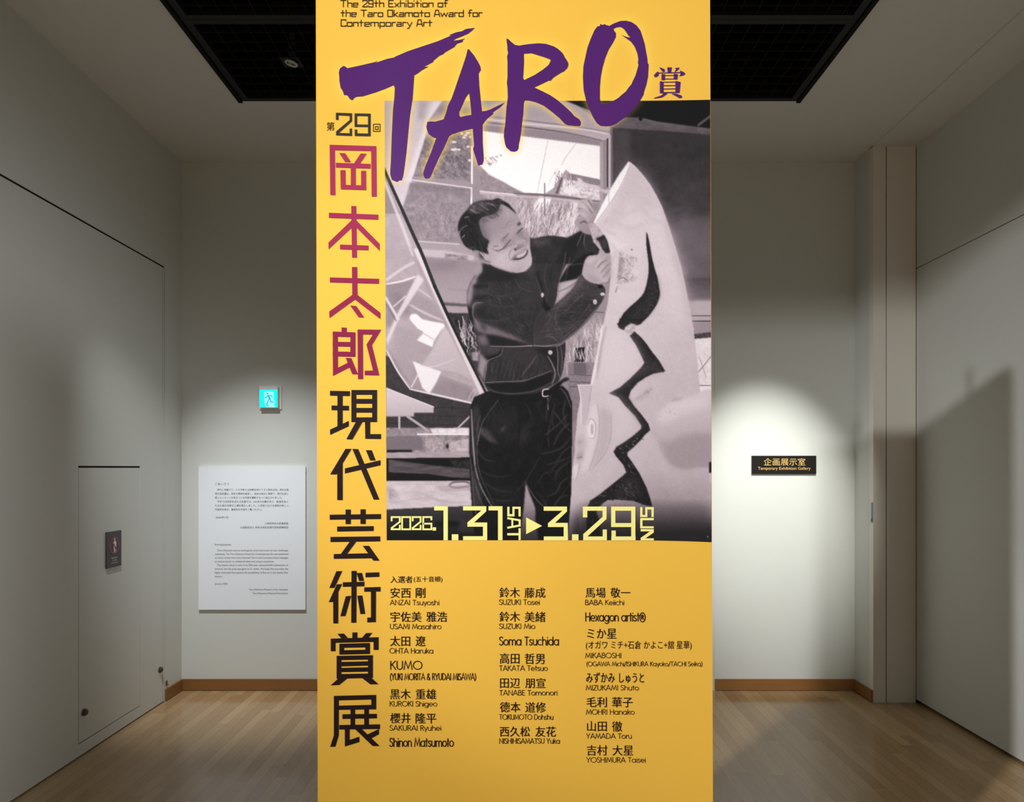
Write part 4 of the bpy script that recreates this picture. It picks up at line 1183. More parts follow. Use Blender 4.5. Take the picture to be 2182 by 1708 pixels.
def on_back(px, py, y=YB):
    return ((px - VX) / FPX * y, y, EYE + (VY - py) / FPX * y)


structure('floor', boxes((-HW - .1, HW + .1, HY - .1, YB + .1, -.1, 0)), M['floor'])
structure('wall_back', boxes((XL - .3, XR2 + .3, YB, YB + .12, 0, ZC + .12)), M['wall'])
structure('wall_front', boxes((-HW - .1, HW + .1, HY - .1, HY, 0, HZ + .1)), M['wall'])
structure('wall_hall', boxes((-HW - .1, -HW, HY, YF, 0, HZ + .1), (HW, HW + .1, HY, YF, 0, HZ + .1), (-HW - .1, XL, YF, YF + .1, 0, HZ + .1),
                             (XR2, HW + .1, YF, YF + .1, 0, HZ + .1), (XL, XR2, YF, YF + .1, ZC, HZ + .1)), M['wall'])
structure('ceiling_hall', boxes((-HW - .1, HW + .1, HY - .1, YF + .1, HZ, HZ + .1)), M['ceiling'])
HX, HY0, HY1 = 1.58, 0.36, 4.15         # opening of the black lighting grille
structure('ceiling', boxes((XL - .3, -HX, YF + .1, YB, ZC, ZC + .1), (HX, XR2 + .3, YF + .1, YB, ZC, ZC + .1),
                           (-HX, HX, HY1, YB, ZC, ZC + .1), (-HX, HX, YF + .1, HY0, ZC, ZC + .1),
                           (XR, XR2 + .05, YF + .1, YP, ZS, ZC)), M['ceiling'])
structure('trim_1', boxes((-HX - .02, -HX, HY0, HY1, ZC + .02, ZC + .7), (HX, HX + .02, HY0, HY1, ZC + .02, ZC + .7),
                          (-HX, HX, HY1, HY1 + .02, ZC + .02, ZC + .7), (-HX, HX, HY0 - .02, HY0, ZC + .02, ZC + .7),
                          (-HX, HX, HY0, HY1, ZC + .7, ZC + .72)), M['black'])
structure('trim_2', boxes((-HX, -HX + .022, HY0, HY1, ZC - .014, ZC + .03), (HX - .022, HX, HY0, HY1, ZC - .014, ZC + .03)), M['black'])

# left wall: plain wall above and beyond a full-height flush door leaf
DY, DZ = 4.738, 2.784
structure('wall_left', boxes((XL - .12, XL, YF + .1, 4.742, DZ + .011, ZC + .1), (XL - .12, XL, 4.742, YB, 0, ZC + .1),
                             (XL - .12, XL, YF + .1, .9, 0, DZ + .011), (XL - .22, XL - .12, YF + .1, YB, 0, ZC + .1)), M['wall'])
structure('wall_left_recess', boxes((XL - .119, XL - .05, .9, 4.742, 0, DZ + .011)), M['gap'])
HA, HB, HZ0, HZ1 = 3.818, 4.431, .074, 1.502        # small access door set into the leaf
GAP_INSET = .0025
structure('door_gap_shade', boxes((XL - .04, XL - GAP_INSET, HA - .005, HA, HZ0, HZ1 + .01), (XL - .04, XL - GAP_INSET, HB, HB + .003, HZ0, HZ1 + .01),
                          (XL - .04, XL - GAP_INSET, HA - .005, HB + .003, HZ0 - .004, HZ0), (XL - .04, XL - GAP_INSET * 2, HA, HB, HZ1, HZ1 + .010),
                          (XL - .04, XL - GAP_INSET, 4.711, 4.717, .008, DZ), (XL - .04, XL - GAP_INSET, 4.736, 4.742, .008, DZ),
                          (XL - .04, XL - GAP_INSET * 2, .906, DY, DZ, DZ + .011)), M['gap'])
d1 = structure('door_1', boxes((XL - .045, XL, .906, HA - .005, .008, DZ), (XL - .045, XL, HB + .003, 4.711, .008, DZ),
                               (XL - .045, XL, HA - .005, HB + .003, HZ1 + .010, DZ), (XL - .045, XL, HA - .005, HB + .003, .008, HZ0 - .004),
                               (XL - .045, XL, 4.717, 4.736, .008, DZ)), M['panel'])
d2 = structure('door_2', boxes((XL - .045, XL - .001, HA, HB, HZ0, HZ1)), M['panel'])


def knob(parent, y, z, r):
    o = obj('lock_knob', lathe([(0, .018), (r * .6, .018), (r * .85, .015), (r * .85, .008), (r, .006), (r, 0), (0, 0)], 24), M['darkmetal'], parent, smooth=False)
    o.location = (XL, y, z)
    o.rotation_euler = (0, math.pi / 2, 0)
    c = obj('key_slot', boxes((-.001, .001, -r * .4, r * .4, .0182, .0188)), M['black'], o)
    return o


knob(d2, 3.862, .222, .019)
knob(d1, 4.676, .222, .019)

# right: short return wall, post with a shadow groove, full-height sliding panels
structure('wall_right', boxes((XR, XR + .07, YP + .05, YB, 0, ZC + .1), (XR2 + .06, XR2 + .2, YF + .1, YB, 0, ZC + .1),
                              (XR2, XR2 + .05, YF + .1, .9, 0, ZC)), M['wall'])
GX = 2.347
structure('pillar', boxes((XR, GX - .003, YP, YP + .05, 0, ZS), (GX + .003, XR2 - .002, YP, YP + .05, 0, ZS)), M['post'])
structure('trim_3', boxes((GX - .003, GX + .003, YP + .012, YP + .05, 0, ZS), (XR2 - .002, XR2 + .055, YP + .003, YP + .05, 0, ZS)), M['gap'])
structure('wall_right_upper', boxes((XR2, XR2 + .045, .9, YP - .003, 2.779, ZS)), M['panel'])
structure('door_3', boxes((XR2, XR2 + .045, .906, YP - .003, .022, 2.773)), M['panel'])
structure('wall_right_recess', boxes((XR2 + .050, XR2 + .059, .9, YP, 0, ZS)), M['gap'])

# baseboards
BH = .078
structure('baseboard_back', boxes((XL, -.72, YB - .012, YB, .004, BH), (1.319, XR, YB - .012, YB, .004, BH)), M['baseboard'], bevel=.0015)
structure('baseboard_left', boxes((XL, XL + .012, 4.744, YB - .012, .004, BH)), M['baseboard'], bevel=.0015)
structure('baseboard_right', boxes((XR - .012, XR, YP + .004, YB - .012, .004, BH)), M['baseboard'], bevel=.0015)
structure('trim_4', boxes((-.716, 1.315, YB - .004, YB, 0, 2.4)), M['wall'])

# ------------------------------------------------------------------ black egg-crate grilles in the ceiling
rows, gy = 5, .7543
GXH = HX - .026
fr = boxes((-GXH, GXH, 0.001, .034, -.006, .03), (-GXH, GXH, gy - .034, gy - .001, -.006, .03),
           (-GXH, -GXH + .036, .034, gy - .034, -.006, .03), (GXH - .036, GXH, .034, gy - .034, -.006, .03))
frame_me = bpy.data.meshes.new('frame')
fr.to_mesh(frame_me)
fr.free()
frame_me.materials.append(M['blackmetal'])
PITCH = .0785
LX, LY = -1.16, 3.752            # the recessed lamp that shows at the left


def lattice(hole=None):
    bm = bmesh.new()
    n = int(2 * (GXH - .036) / PITCH) + 1
    x0 = LX - PITCH / 2
    i0 = math.ceil((-GXH + .036 - x0) / PITCH)
    for i in range(i0, i0 + n):
        x = x0 + i * PITCH
        if x > GXH - .036:
            break
        if hole and abs(x - LX) < .05:
            box(bm, x - .0011, x + .0011, .034, hole - .05, 0, .014)
            box(bm, x - .0011, x + .0011, hole + .05, gy - .034, 0, .014)
        else:
            box(bm, x - .0011, x + .0011, .034, gy - .034, 0, .014)
    k = 1
    while .034 + k * PITCH < gy - .036:
        y = .034 + k * PITCH
        if hole and abs(y - hole) < .05:
            box(bm, -GXH + .036, LX - .05, y - .0011, y + .0011, 0, .014)
            box(bm, LX + .05, GXH - .036, y - .0011, y + .0011, 0, .014)
        else:
            box(bm, -GXH + .036, GXH - .036, y - .0011, y + .0011, 0, .014)
        k += 1
    me = bpy.data.meshes.new('lattice')
    bm.to_mesh(me)
    bm.free()
    me.materials.append(M['grid'])
    return me


plain, lamped = lattice(), lattice(LY - (HY1 - .005 - gy))
for i in range(2):
    y0 = HY1 - .005 - (i + 1) * gy
    g = thing('ceiling_grille', ('black egg-crate ceiling grille nearest the back wall, with a small lamp in it',
                                 'black egg-crate ceiling grille second from the back wall, with no lamp in it')[i], 'ceiling grille', (0, y0, ZC))
    link('frame', frame_me, g)
    link('lattice', lamped if i == 0 else plain, g)
structure('trim_5', boxes((-HX + .03, HX - .03, HY0 + .01, HY1 - .005 - 2 * gy - .004, ZC + .01, ZC + .02)), M['black'])

lamp = thing('recessed_spotlight', 'small round spotlight with a pale ring set into the black ceiling grille', 'ceiling lamp', (LX, LY, ZC))
obj('mounting_plate', boxes((-.049, -.020, -.046, .046, -.004, -.001), (.020, .049, -.046, .046, -.004, -.001),
                            (-.020, .020, -.046, -.020, -.004, -.001), (-.020, .020, .020, .046, -.004, -.001)), M['blackmetal'], lamp)
ring = obj('trim_ring', lathe([(.021, -.004), (.033, -.004), (.033, -.010), (.030, -.014), (.024, -.013), (.021, -.004)], 32), M['lamptrim'], lamp, smooth=True)
refl = obj('reflector', lathe([(.022, -.008), (.018, .004), (.010, .016), (0, .019)], 32), M['lens'], lamp, smooth=True)
bulb = obj('bulb', lathe([(0, -.006), (.006, -.004), (.007, .004), (.005, .016)], 16), M['lamptrim'], lamp, smooth=True)
for o in (ring, refl, bulb):
    o.rotation_euler = (math.radians(4), math.radians(14), 0)
can = obj('housing', lathe([(.019, .0), (.019, .07), (.016, .10), (.016, .12), (0, .12)], 20), M['signgrey'], lamp)
can.location = (0, .004, .02)

# ------------------------------------------------------------------ wall signs
# illuminated exit sign
EY = YB - .047
e = thing('exit_sign', 'glowing turquoise emergency exit sign with a running figure, high on the back wall', 'exit sign', on_back(577, 872))
ex = Vector(on_back(577, 872))


def rel(o, root):
    o.parent = root
    o.matrix_parent_inverse = Matrix.Translation(-Vector(root.location))
    return o


x0, _, z0 = on_back(553.5, 872)
x1, _, z1 = on_back(601, 822)
rel(obj('back_plate', boxes((x0, x1, YB - .012, YB, z0, z1)), M['plastic'], bevel=.002), e)
x0, _, z0 = on_back(552.2, 868.4, EY)
x1, _, z1 = on_back(591.8, 823, EY)
rel(obj('housing', boxes((x0, x1, EY, YB - .012, z0, z1)), M['plastic'], bevel=.002), e)
EXQ = lambda pts: [(520 + x / 15.53, 790 + y / 15.53) for x, y in pts]
a = Art().poly(EXQ([(510, 640), (530, 622), (1090, 622), (1110, 640), (1105, 1185), (1090, 1205), (545, 1205), (525, 1180)]))
glow = rel(a.build('glowing_face', lambda x, y: on_back(x, y, EY - .001), M['glowcyan'], facing=(0, -1, 0)), e)
a = Art().poly(EXQ([(665, 700), (690, 678), (965, 678), (985, 700), (985, 970), (1025, 1005), (1030, 1040), (1010, 1062), (980, 1070), (985, 1110), (1045, 1204), (720, 1204), (730, 1170), (690, 1110), (672, 1000)]))
pale = a.build('doorway_symbol', lambda x, y: on_back(x, y, EY - .002), M['glowpale'], facing=(0, -1, 0))
a = Art().oval(*EXQ([(773, 748)])[0], 2.1, 1.6)
for pts, w in (([(800, 800), (850, 925)], 3.0), ([(795, 810), (900, 808), (945, 880)], 1.5), ([(790, 805), (728, 884), (668, 886)], 1.5),
               ([(842, 905), (745, 1100), (808, 1172)], 1.9), ([(862, 905), (880, 1027), (988, 1027)], 1.9)):
    a.stroke(EXQ(pts), w)
man = a.build('running_figure_symbol', lambda x, y: on_back(x, y, EY - .003), M['glowblue'], facing=(0, -1, 0))
for o in (pale, man):
    o.parent = glow

# greeting panel on the left of the back wall
TY = YB - .020
t = thing('text_panel', 'white greeting panel of small grey text on the back wall under the exit sign', 'text panel', on_back(537, 1298))
x0, _, z0 = on_back(423, 1298.5, TY)
x1, _, z1 = on_back(650.6, 994, TY)
rel(obj('board', boxes((x0, x1, TY, YB - .001, z0, z1)), M['white']), t)
GP = lambda x, y: (410 + x / 4.879, 970 + y / 4.879)
for part, lines in (
        ('heading', [('ごあいさつ', 235, 380, 308, 31)]),
        ('paragraph', [('時代に先駆けて、たえず新たな挑戦を続けてきた岡本太郎。岡本太郎', 258, 1000, 366, 25),
                       ('現代芸術賞は、岡本の精神を継承し、自由な視点と発想で、現代社会に', 235, 998, 407, 25),
                       ('鋭いメッセージを突きつける作家を顕彰するべく設立されました。', 235, 935, 448, 25),
                       ('今年で29回目を迎える本展では、644点の応募があり、創造性あふ', 258, 998, 489, 25),
                       ('れる21組の作家が入選を果たしました。21世紀における芸術の新しい', 235, 1000, 530, 25),
                       ('可能性を探る、意欲的な作品をご覧ください。', 235, 725, 571, 25)]),
        ('date_line', [('2026年1月', 240, 370, 653, 25)]),
        ('signature', [('川崎市岡本太郎美術館', 752, 996, 716, 25), ('公益財団法人 岡本太郎記念現代芸術振興財団', 497, 996, 757, 25)]),
        ('heading', [('Introduction', 233, 400, 936, 31)]),
        ('paragraph', [('Taro Okamoto was an avant-garde artist who took on new challenges', 256, 995, 995, 27),
                       ('ceaselessly. The Taro Okamoto Award for Contemporary Art was established', 233, 997, 1033, 27),
                       ('to honor artists who have inherited Taro\u2019s will to present sharp messages', 233, 995, 1071, 27),
                       ('to society based on unfettered ideas and unique viewpoints.', 233, 848, 1110, 27),
                       ('The award, which is now in its 29th year, attracted 644 submissions of', 256, 995, 1148, 27),
                       ('artwork, and the prize was given to 21 artists. We hope that you enjoy the', 233, 995, 1187, 27),
                       ('highly motivated that explore the possibilities of fine art in the twenty-first', 233, 995, 1226, 27),
                       ('century.', 233, 312, 1265, 27)]),
        ('date_line', [('January 2026', 233, 365, 1342, 27)]),
        ('signature', [('Taro Okamoto Museum of Art, Kawasaki', 587, 992, 1402, 27), ('Taro Okamoto Memorial Foundation', 625, 993, 1441, 27)])):
    a = Art()
    for s, xa, xb, base, em in lines:
        a.merge(fit_line(s, xa, xb, base, em))
    rel(a.build(part, lambda x, y: on_back(*GP(x, y), TY - .0006), M['ink'], facing=(0, -1, 0)), t)

# gallery name plate at the right
NY = YB - .014
n = thing('gallery_sign', 'narrow black name plate with gold lettering on the back wall beside the banner', 'sign', on_back(1670, 1010))
x0, _, z0 = on_back(1602, 1009, NY)
x1, _, z1 = on_back(1739.5, 970.5, NY)
rel(obj('plate', boxes((x0, x1, NY, YB, z0, z1)), M['signblack'], bevel=.001), n)
GS = lambda x, y: (1580 + x / 12.122, 950 + y / 12.122)
a = fit('企画展示室', 577, 312, 1650, 503)
b = type_art('企画展示室')
rel(a.build('gold_characters', lambda x, y: on_back(*GS(x, y), NY - .0008), M['gold'], facing=(0, -1, 0)), n)
a = fit_line('Temporary Exhibition Gallery', 424, 1785, 610, 107)
rel(a.build('english_lettering', lambda x, y: on_back(*GS(x, y), NY - .0008), M['gold'], facing=(0, -1, 0)), n)


# no-entry notice on the small access door
def on_left(px, py, off=0.0):
    x = XL + off
    y = x * FPX / (px - VX)
    return (x, y, EYE + (VY - py) / FPX * y)


NT = .008
ya, yb, za, zb = 4.062, 4.212, .9455, 1.146
w = thing('no_entry_sign', 'small charcoal notice with a red no-entry circle on the white access door', 'sign', (XL, (ya + yb) / 2, za))
rel(obj('plate', boxes((XL, XL + NT, ya, yb, za, zb)), M['signgrey'], bevel=.001), w)
NU = lambda x, y: (XL + NT + .0008, ya + (x - 170) / 525 * (yb - ya), zb - y * (zb - za))
# x in the zoomed notice (170..695), y as a fraction of its height
ringa = Art().stroke([(432 + 178 * math.cos(q), .395 + .245 * math.sin(q)) for q in [i * math.tau / 40 for i in range(40)]], .001, closed=True)
ringa = Art()
K = 40
for i in range(K):
    q0, q1 = i * math.tau / K, (i + 1) * math.tau / K
    r0, r1 = .80, 1.0
    ringa.poly([(432 + 178 * r * math.cos(q), .395 + .245 * r * math.sin(q)) for r, q in ((r1, q0), (r1, q1), (r0, q1), (r0, q0))])
ringa.poly([(300, .235), (330, .205), (560, .560), (530, .585)])
fig = Art().oval(450, .225, 26, .036, 16)
fig.poly([(405, .295), (430, .272), (480, .272), (505, .30), (505, .43), (492, .44), (492, .63), (468, .63), (462, .46), (452, .46), (446, .64), (420, .64), (415, .46), (400, .43)])
rel(ringa.build('red_circle', NU, M['red'], facing=(1, 0, 0)), w)
o = rel(fig.build('standing_figure_symbol', lambda x, y: NU(x, y)[:1] + NU(x, y)[1:], M['offwhite'], facing=(1, 0, 0)), w)
o.location.x += -.0003
txt = Art().merge(fit('関係者以外', 335, .715, 545, .765)).merge(fit('立入禁止', 360, .785, 525, .830)).merge(fit('No Admittance', 325, .855, 565, .895))
rel(txt.build('notice_text', NU, M['offwhite'], facing=(1, 0, 0)), w)

# pull plate on the return wall at the right, bracket low on the left wall
p = thing('latch_plate', 'slim blue-grey latch plate on the edge of the recess beside the sliding panel', 'latch', (XR, 4.731, 1.2))
zt, zb_ = EYE + (VY - 1070) / FPX * 4.73, EYE + (VY - 1112) / FPX * 4.73
rel(obj('plate', boxes((XR - .004, XR, 4.722, 4.742, zb_, zt)), M['bluegrey'], bevel=.001), p)
rel(obj('lower_catch', boxes((XR - .006, XR - .004, 4.724, 4.740, zb_ + .004, zb_ + .022)), M['teal']), p)
b = obj('door_stop_bracket', boxes((XL, XL + .004, 4.752, 4.775, .098, .128), (XL + .004, XL + .012, 4.752, 4.775, .098, .103)), M['tag'], bevel=.001)
tag(b, 'tiny brown bracket low on the left wall just above the baseboard end', 'bracket')

# ------------------------------------------------------------------ the exhibition banner (its artwork is laid out in the frame's pixels
# and carried onto the gently curling sheet that hangs there, 1.8 m from the eye)
B0 = 1.80


def sheet(px, py, off=0.0):
    c = 0.0
    if px > 1280:
        c = .0085 * ((px - 1280) / 236) ** 2
    elif px < 830:
        c = .0080 * ((830 - px) / 157) ** 2
    y = B0 * (1 - c) - off
    return ((px - VX) / FPX * y, y, EYE + (VY - py) / FPX * y)


def colour_mesh(name, xy, cols, faces, off, material, parent, back=None):
    me = bpy.data.meshes.new(name)
    me.from_pydata([sheet(x, y, off) for x, y in xy], [], faces)
    at = me.attributes.new('print_colour', 'FLOAT_COLOR', 'POINT')
    at.data.foreach_set('color', np.concatenate([cols, np.ones((len(cols), 1))], 1).astype(np.float32).ravel())
    me.update()
    return link(name, me, parent, material)


def to_lin(a):
    return np.where(a <= .04045, a / 12.92, ((a + .055) / 1.055) ** 2.4)


def grid_faces(nx, ny, k=0):
    i = np.arange(ny - 1)[:, None] * nx + np.arange(nx - 1)[None, :] + k
    return np.stack([i, i + nx, i + nx + 1, i + 1], -1).reshape(-1, 4).tolist()


ban = thing('banner', 'tall yellow exhibition banner with a purple brush title and a monochrome printed picture', 'banner', (0, B0, 0))
TOP, BOT = -50.0, 2240.0
left = lambda y: 673 + 4 * y / 1708
right = lambda y: 1513 + 6.2 * y / 1708
# yellow face: printed film with a brighter glow around the brush letters
ys = np.concatenate([np.linspace(TOP, 420, 120), np.linspace(430, BOT, 100)])
nx, ny = 180, len(ys)
u = np.linspace(0, 1, nx)
PX = np.array([left(y) + (right(y) - left(y)) * u for y in ys])
PY = np.repeat(ys[:, None], nx, 1)
gl = raster([l for ls in TARO.values() for l in ls], 660, -60, 880, 500).astype(float)
gl = np.clip(gauss((gauss(gl, 4) > .08).astype(float), 11) * .95, 0, 1)
gi = gl[np.clip((PY + 60).astype(int), 0, 499), np.clip((PX - 660).astype(int), 0, 879)] * (PY < 430)
ylw = np.array([244, 193, 76]) / 255
glow_c = np.array([252, 214, 86]) / 255
cols = to_lin(ylw + (glow_c - ylw) * gi[..., None]).reshape(-1, 3)
xy = list(zip(PX.ravel(), PY.ravel()))
faces = grid_faces(nx, ny)
face = colour_mesh('printed_face', xy, cols, faces, 0.0, M['print'], ban)
# the sheet behind it has thickness and a plain white back
bm = bmesh.new()
fy = [TOP + (BOT - TOP) * i / 8 for i in range(9)]
fx = [i / 48 for i in range(49)]
rowsf, rowsb = [], []
for y in fy:
    r = [sheet(left(y) + (right(y) - left(y)) * t_, y, -.0006) for t_ in fx]
    rowsf.append([bm.verts.new(q) for q in r])
    rowsb.append([bm.verts.new((q[0], q[1] + .003, q[2])) for q in r])
for i in range(8):
    for j in range(48):
        bm.faces.new((rowsf[i][j], rowsf[i + 1][j], rowsf[i + 1][j + 1], rowsf[i][j + 1]))
        bm.faces.new((rowsb[i][j], rowsb[i][j + 1], rowsb[i + 1][j + 1], rowsb[i + 1][j]))
    for j in (0, 48):
        bm.faces.new((rowsf[i][j], rowsb[i][j], rowsb[i + 1][j], rowsf[i + 1][j]))
for i in (0, 8):
    for j in range(48):
        bm.faces.new((rowsf[i][j], rowsf[i][j + 1], rowsb[i][j + 1], rowsb[i][j]))
bmesh.ops.recalc_face_normals(bm, faces=bm.faces)
obj('backing_sheet', bm, M['white'], ban, smooth=True)

# the monochrome picture
pic = paint_print()
STEP = 1.5
nx, ny = int(696 / STEP), int(938 / STEP)
u = np.linspace(0, 1, nx)[None, :]
v = np.linspace(0, 1, ny)[:, None]
lx = 819.5 + 4.5 * v
rx = 1513.3 + 2.9 * v
px = lx + (rx - lx) * u
curl = np.clip((px - 1330) / 185, 0, 1) ** 2
ty = 214.6 - 2.4 * curl
by = 1150.6 + 4.0 * curl
py = ty + (by - ty) * v
fx_, fy_ = np.clip(px - CX0 - .5, 0, CW - 1.01), np.clip(py - CY0 - .5, 0, CH - 1.01)
xi, yi = fx_.astype(int), fy_.astype(int)
ax_, ay_ = (fx_ - xi)[..., None], (fy_ - yi)[..., None]
samp = (pic[yi, xi] * (1 - ax_) + pic[yi, xi + 1] * ax_) * (1 - ay_) + (pic[yi + 1, xi] * (1 - ax_) + pic[yi + 1, xi + 1] * ax_) * ay_
colour_mesh('printed_picture', list(zip(px.ravel(), py.ravel())), to_lin(samp).reshape(-1, 3), grid_faces(nx, ny), .0005, M['print'], ban)


CUTS = list(range(684, 836, 14)) + list(range(1290, 1516, 22))


def ink(name, art, material, off=.0010):
    art.cut(CUTS)
    return art.build(name, lambda x, y: sheet(x, y, off), material, ban, facing=(0, -1, 0))


for ch in 'TARO':
    ink('brush_letter', Art().poly(TARO[ch]), M['purple'])
a = Art()
for pl in ([(1545,612),(1588,612),(1580,660),(1550,660)], [(1472,612),(1492,616),(1520,630),(1526,648),(1508,655),(1492,640)], [(1608,660),(1625,632),(1615,618),(1655,614),(1657,622),(1640,640)],
           [(1440,660),(1690,655),(1690,663),(1440,668)], [(1455,648),(1472,660),(1465,690),(1440,704),(1424,690),(1432,672),(1448,668)], [(1660,640),(1700,658),(1712,672),(1695,684),(1655,694),(1668,668)],
           [(1493,672),(1525,676),(1525,728),(1493,728)], [(1605,670),(1642,674),(1638,722),(1605,722)], [(1520,683),(1610,682),(1610,688),(1520,689)], [(1520,715),(1610,714),(1610,720),(1520,721)],
           [(1478,738),(1512,744),(1512,850),(1478,846)], [(1620,735),(1667,746),(1657,845),(1620,845)], [(1510,744),(1622,742),(1622,748),(1510,750)], [(1510,776),(1622,774),(1622,780),(1510,782)],
           [(1510,806),(1622,804),(1622,810),(1510,812)], [(1510,838),(1622,836),(1622,844),(1510,846)], [(1518,845),(1550,852),(1500,885),(1428,896),(1424,890),(1490,868)], [(1580,850),(1630,852),(1675,868),(1684,884),(1660,894),(1640,882)]):
    a.poly(TB(pl))
ink('award_character', a, M['purple'])

# English heading
a = Art()
for s, xa, xb, base in (('The 29th Exhibition of', 235, 1210, 65), ('the Taro Okamoto Award for', 238, 1525, 153), ('Contemporary Art', 238, 1070, 241)):
    k = drawn(SQUARE, s, xa, xb, base, 65, .105)
    a.merge(k.moved(lambda x, y: TA([(x, y)])[0]))
ink('english_heading', a, M['umber'])

# edition number
K1, K2, K3, K4 = crop(680, 220, 5.025), crop(680, 560, 4.27), crop(680, 930, 4.166), crop(680, 1200, 4.067)
a = Art()
for pl in ([(180,100),(353,106),(353,192),(214,316),(327,320),(327,270),(353,270),(353,349),(182,342),(182,300),(327,178),(327,134),(208,128),(208,177),(180,176)],
           [(380,107),(552,110),(552,138),(380,134)], [(380,107),(407,108),(407,252),(380,251)], [(380,225),(552,228),(552,254),(380,251)], [(524,110),(552,110),(552,351),(524,350)],
           [(382,320),(552,324),(552,352),(382,349)], [(382,280),(408,281),(408,349),(382,349)]):
    a.poly(K1(pl))
ink('edition_number', a, M['charcoal'])
a = Art().merge(fit('第', 80, 200, 165, 292).moved(lambda x, y: K1([(x, y)])[0]))
ink('edition_character', a, M['umber'])
a = Art()
for q in ([(578,219),(656,219),(656,303),(578,303)], [(600,244),(636,244),(636,283),(600,283)]):
    (p0, _, p2, _) = K1(q)
    (bx0, by0), (bx1, by1) = p0, p2
    for r in ((bx0, by0, bx1, by0 + 1.4), (bx0, by1 - 1.4, bx1, by1), (bx0, by0, bx0 + 1.4, by1), (bx1 - 1.4, by0, bx1, by1)):
        a.poly([(r[0], r[1]), (r[2], r[1]), (r[2], r[3]), (r[0], r[3])])
ink('edition_character', a, M['umber'])


def R(x0, y0, x1, y1):
    return [(x0, y0), (x1, y0), (x1, y1), (x0, y1)]


